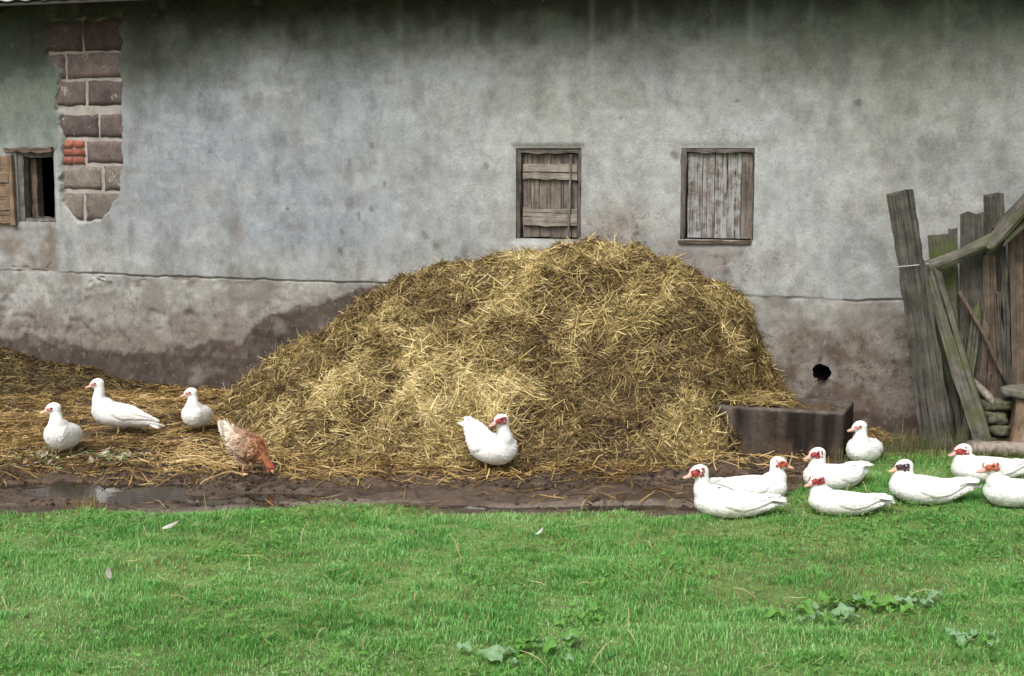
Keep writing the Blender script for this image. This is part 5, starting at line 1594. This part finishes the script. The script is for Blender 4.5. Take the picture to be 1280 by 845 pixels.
    for sd in (-1, 1):
        bm = bmesh.new(); bmesh.ops.create_icosphere(bm, subdivisions=2, radius=.0045, matrix=Matrix.Translation((.152, sd * .0205, .052))); bm_to('eye', bm, M['eye'], root)
        bm = bmesh.new()
        lx = .012 * sd
        add_tube(bm, [(0 + lx, sd * .038, .10), (.008 + lx, sd * .038, .06), (-.004 + lx, sd * .038, .008)], [.011, .0075, .007], 8)
        for an in (-35, 0, 35, 180):
            r = math.radians(an); ln = .038 if an != 180 else .02
            add_tube(bm, [(-.004 + lx, sd * .038, .008), (-.004 + lx + ln * math.cos(r), sd * .038 + ln * math.sin(r), .003)], [.0055, .003], 6)
        bm_to('leg', bm, M['bill_yellow'], root)


build_hen()


# ------------------------------------------------------------------ weeds, leaves, feathers
def leaf_mesh(L, w, seed, droop=.3, lobes=5):
    rs = random.Random(seed)
    bm = bmesh.new(); rows = []
    n = 8
    for i in range(n + 1):
        s = i / n
        hw = w * math.sin(PI * min(1, s * .93 + .05)) ** .75 * (1 + .20 * math.sin(s * lobes * PI * 2 + seed))
        z = L * (.30 * s - droop * s * s)
        row = []
        for k in (-1, -.5, 0, .5, 1):
            row.append(bm.verts.new((L * s, hw * k, z + abs(k) * hw * .35 + .010 * math.sin(s * 11 + k * 3 + seed) * abs(k))))
        rows.append(row)
    for a_, b_ in zip(rows, rows[1:]):
        for k in range(4): bm.faces.new((a_[k], a_[k + 1], b_[k + 1], b_[k]))
    return bm


def leaf_mat(name, m):
    n, l = m.node_tree.nodes, m.node_tree.links
    b = n['Principled BSDF']; t = n.new('ShaderNodeBsdfTranslucent'); mx = n.new('ShaderNodeMixShader'); mx.inputs[0].default_value = .4
    l.new(b.inputs['Base Color'].links[0].from_socket, t.inputs['Color'])
    l.new(b.outputs[0], mx.inputs[1]); l.new(t.outputs[0], mx.inputs[2]); l.new(mx.outputs[0], n['Material Output'].inputs['Surface'])
    return m


def weed(label, x, y, n, L, mats, seed, lift=.02):
    rs = random.Random(seed)
    root = empty('leafy_weed', (x, y, gz(x, y)))
    tag(root, label, 'weed', 'broad-leaved weeds in the lawn')
    for k in range(n):
        l_ = L * rs.uniform(.35, .95)
        bm = leaf_mesh(l_, l_ * rs.uniform(.26, .36), seed * 31 + k, rs.uniform(.15, .45))
        o = bm_to('leaf', bm, M[rs.choice(mats)], root, smooth=False)
        o.location = (rs.gauss(0, .07), rs.gauss(0, .06), lift * .5 + rs.uniform(.0, .02))
        o.rotation_euler = (rs.uniform(-.3, .3), rs.uniform(-.45, .05), 2 * PI * k / n + rs.uniform(-.4, .4))


M['leaf_grey'] = leaf_mat('leaf_grey', M['leaf_grey']); M['leaf_green'] = leaf_mat('leaf_green', M['leaf_green'])
weed('pale grey-green broad-leaved weed at the bottom edge of the lawn', .10, 5.42, 16, .13, ['leaf_grey', 'leaf_grey', 'leaf_green'], 3, .035)
weed('large pale-leaved weed at left of the three in the right-hand lawn', 1.30, 5.88, 14, .12, ['leaf_grey', 'leaf_green'], 5, .03)
weed('bright green middle weed of the three in the right-hand lawn', 1.52, 5.98, 14, .12, ['leaf_green', 'leaf_green', 'leaf_grey'], 6, .03)
weed('small pale weed at right of the three in the right-hand lawn', 1.74, 6.02, 11, .11, ['leaf_grey', 'leaf_green'], 7, .025)
weed('low grey-leaved weed near the bottom right corner of the lawn', 1.86, 5.55, 11, .10, ['leaf_grey', 'leaf_green'], 8, .02)
weed('yellowish low weed in the middle of the near lawn', .30, 5.75, 12, .075, ['leaf_green'], 9, .015)


def feather(label, x, y, rz, L=.085):
    bm = bmesh.new(); rows = []
    for i in range(9):
        s = i / 8
        hw = L * .17 * math.sin(PI * min(1, s * .9 + .08)) ** .6
        rows.append([bm.verts.new((L * s, hw * k + .010 * s * s, .022 * s * s + .004 * abs(k))) for k in (-1, 0, 1)])
    for a_, b_ in zip(rows, rows[1:]):
        for k in range(2): bm.faces.new((a_[k], a_[k + 1], b_[k + 1], b_[k]))
    bmesh.ops.solidify(bm, geom=bm.faces[:], thickness=.0012)
    o = bm_to('feather', bm, M['plumage'], None)
    o.location = (x, y, gz(x, y) + .055); o.rotation_euler = (.5, -.1, rz)
    tag(o, label, 'feather', 'white feathers on the lawn')


feather('white feather lying farther back on the left lawn', -1.76, 7.06, .3, .085)
feather('white feather standing out of the near left lawn', -1.80, 6.24, 1.9, .085)
feather('tiny white feather in the middle of the lawn', .12, 7.0, .6, .045)


def build_scraps():
    """leaf scraps and clods at the edge of the puddle, and dry tufts"""
    rng = np.random.default_rng(31)
    n = 420
    X = rng.normal(-2.85, .32, n); Y = rng.normal(9.12, .10, n)
    L = rng.uniform(.012, .035, n); ang = rng.uniform(0, 2 * PI, n); til = rng.normal(0, .35, n)
    d = np.stack([np.cos(ang) * np.cos(til), np.sin(ang) * np.cos(til), np.sin(til)], -1) * L[:, None]
    s = np.stack([-np.sin(ang), np.cos(ang), rng.normal(0, .3, n)], -1) * (L * .5)[:, None]
    P = np.stack([X, Y, terrain(X, Y) + rng.uniform(.006, .03, n)], -1)
    V = np.stack([P - d, P + s, P + d, P - s], 1).reshape(-1, 3)
    pal = np.array([(.30, .33, .16), (.20, .26, .09), (.40, .38, .28), (.28, .20, .11), (.45, .42, .33)])
    c = pal[rng.integers(0, 5, n)] * rng.uniform(.6, 1.1, (n, 1))
    tag(link('leaf_scraps', mesh_np('leaf_scraps', V, np.arange(n * 4).reshape(-1, 4), np.repeat(c, 4, 0), smooth=False), M['straw']), 'wilted pale green leaf scraps strewn by the puddle', 'leaves', kind='stuff')

    def tuft(label, x, y, num, spread, hgt, pal, seed):
        r = np.random.default_rng(seed)
        q = r.normal(0, spread, (num, 2)); ht = r.uniform(.4, 1, num) * hgt
        a = r.uniform(0, 2 * PI, num); ln = r.uniform(.1, .7, num) * ht
        base = np.stack([q[:, 0], q[:, 1], np.full(num, -.01)], -1)
        d = np.stack([np.cos(a), np.sin(a), 0 * a], -1); s_ = np.stack([-np.sin(a), np.cos(a), 0 * a], -1) * r.uniform(.001, .0022, (num, 1))
        pts = np.stack([base, base + d * (ln * .3)[:, None] + np.array([0, 0, 1]) * (ht * .6)[:, None], base + d * ln[:, None] + np.array([0, 0, 1]) * (ht * .95)[:, None]], 1)
        Wd = np.stack([s_, s_ * .8, s_ * .15], 1)
        c_ = np.array(pal)[r.integers(0, len(pal), num)] * r.uniform(.7, 1.15, (num, 1))
        Vv, Ff, Cc = ribbons(pts, Wd, c_)
        o = link('grass_tuft', mesh_np('grass_tuft', Vv, Ff, Cc, smooth=False), M['grass']); o.location = (x, y, gz(x, y))
        tag(o, label, 'grass tuft', kind='stuff')
    dry = [(.36, .27, .10), (.28, .20, .08), (.42, .34, .16)]
    mix = [(.22, .20, .08), (.14, .20, .06), (.30, .24, .12), (.10, .17, .04)]
    tuft('dry yellow grass tuft at the mud edge on the left', -2.33, 7.76, 130, .055, .12, dry, 1)
    tuft('thin dry grass growing round the foot of the leaning post', 2.78, 9.20, 260, .14, .17, mix, 2)
    tuft('brownish grass between the trough and the fence post', 2.50, 9.22, 220, .13, .13, mix, 3)
    tuft('weedy grass in front of the upright duck by the trough', 2.20, 8.88, 160, .10, .11, [(.12, .24, .05), (.16, .26, .07), (.22, .22, .08)], 4)
    tuft('rough grass at the foot of the fence beyond the log', 3.15, 9.02, 240, .16, .12, mix, 5)


build_scraps()
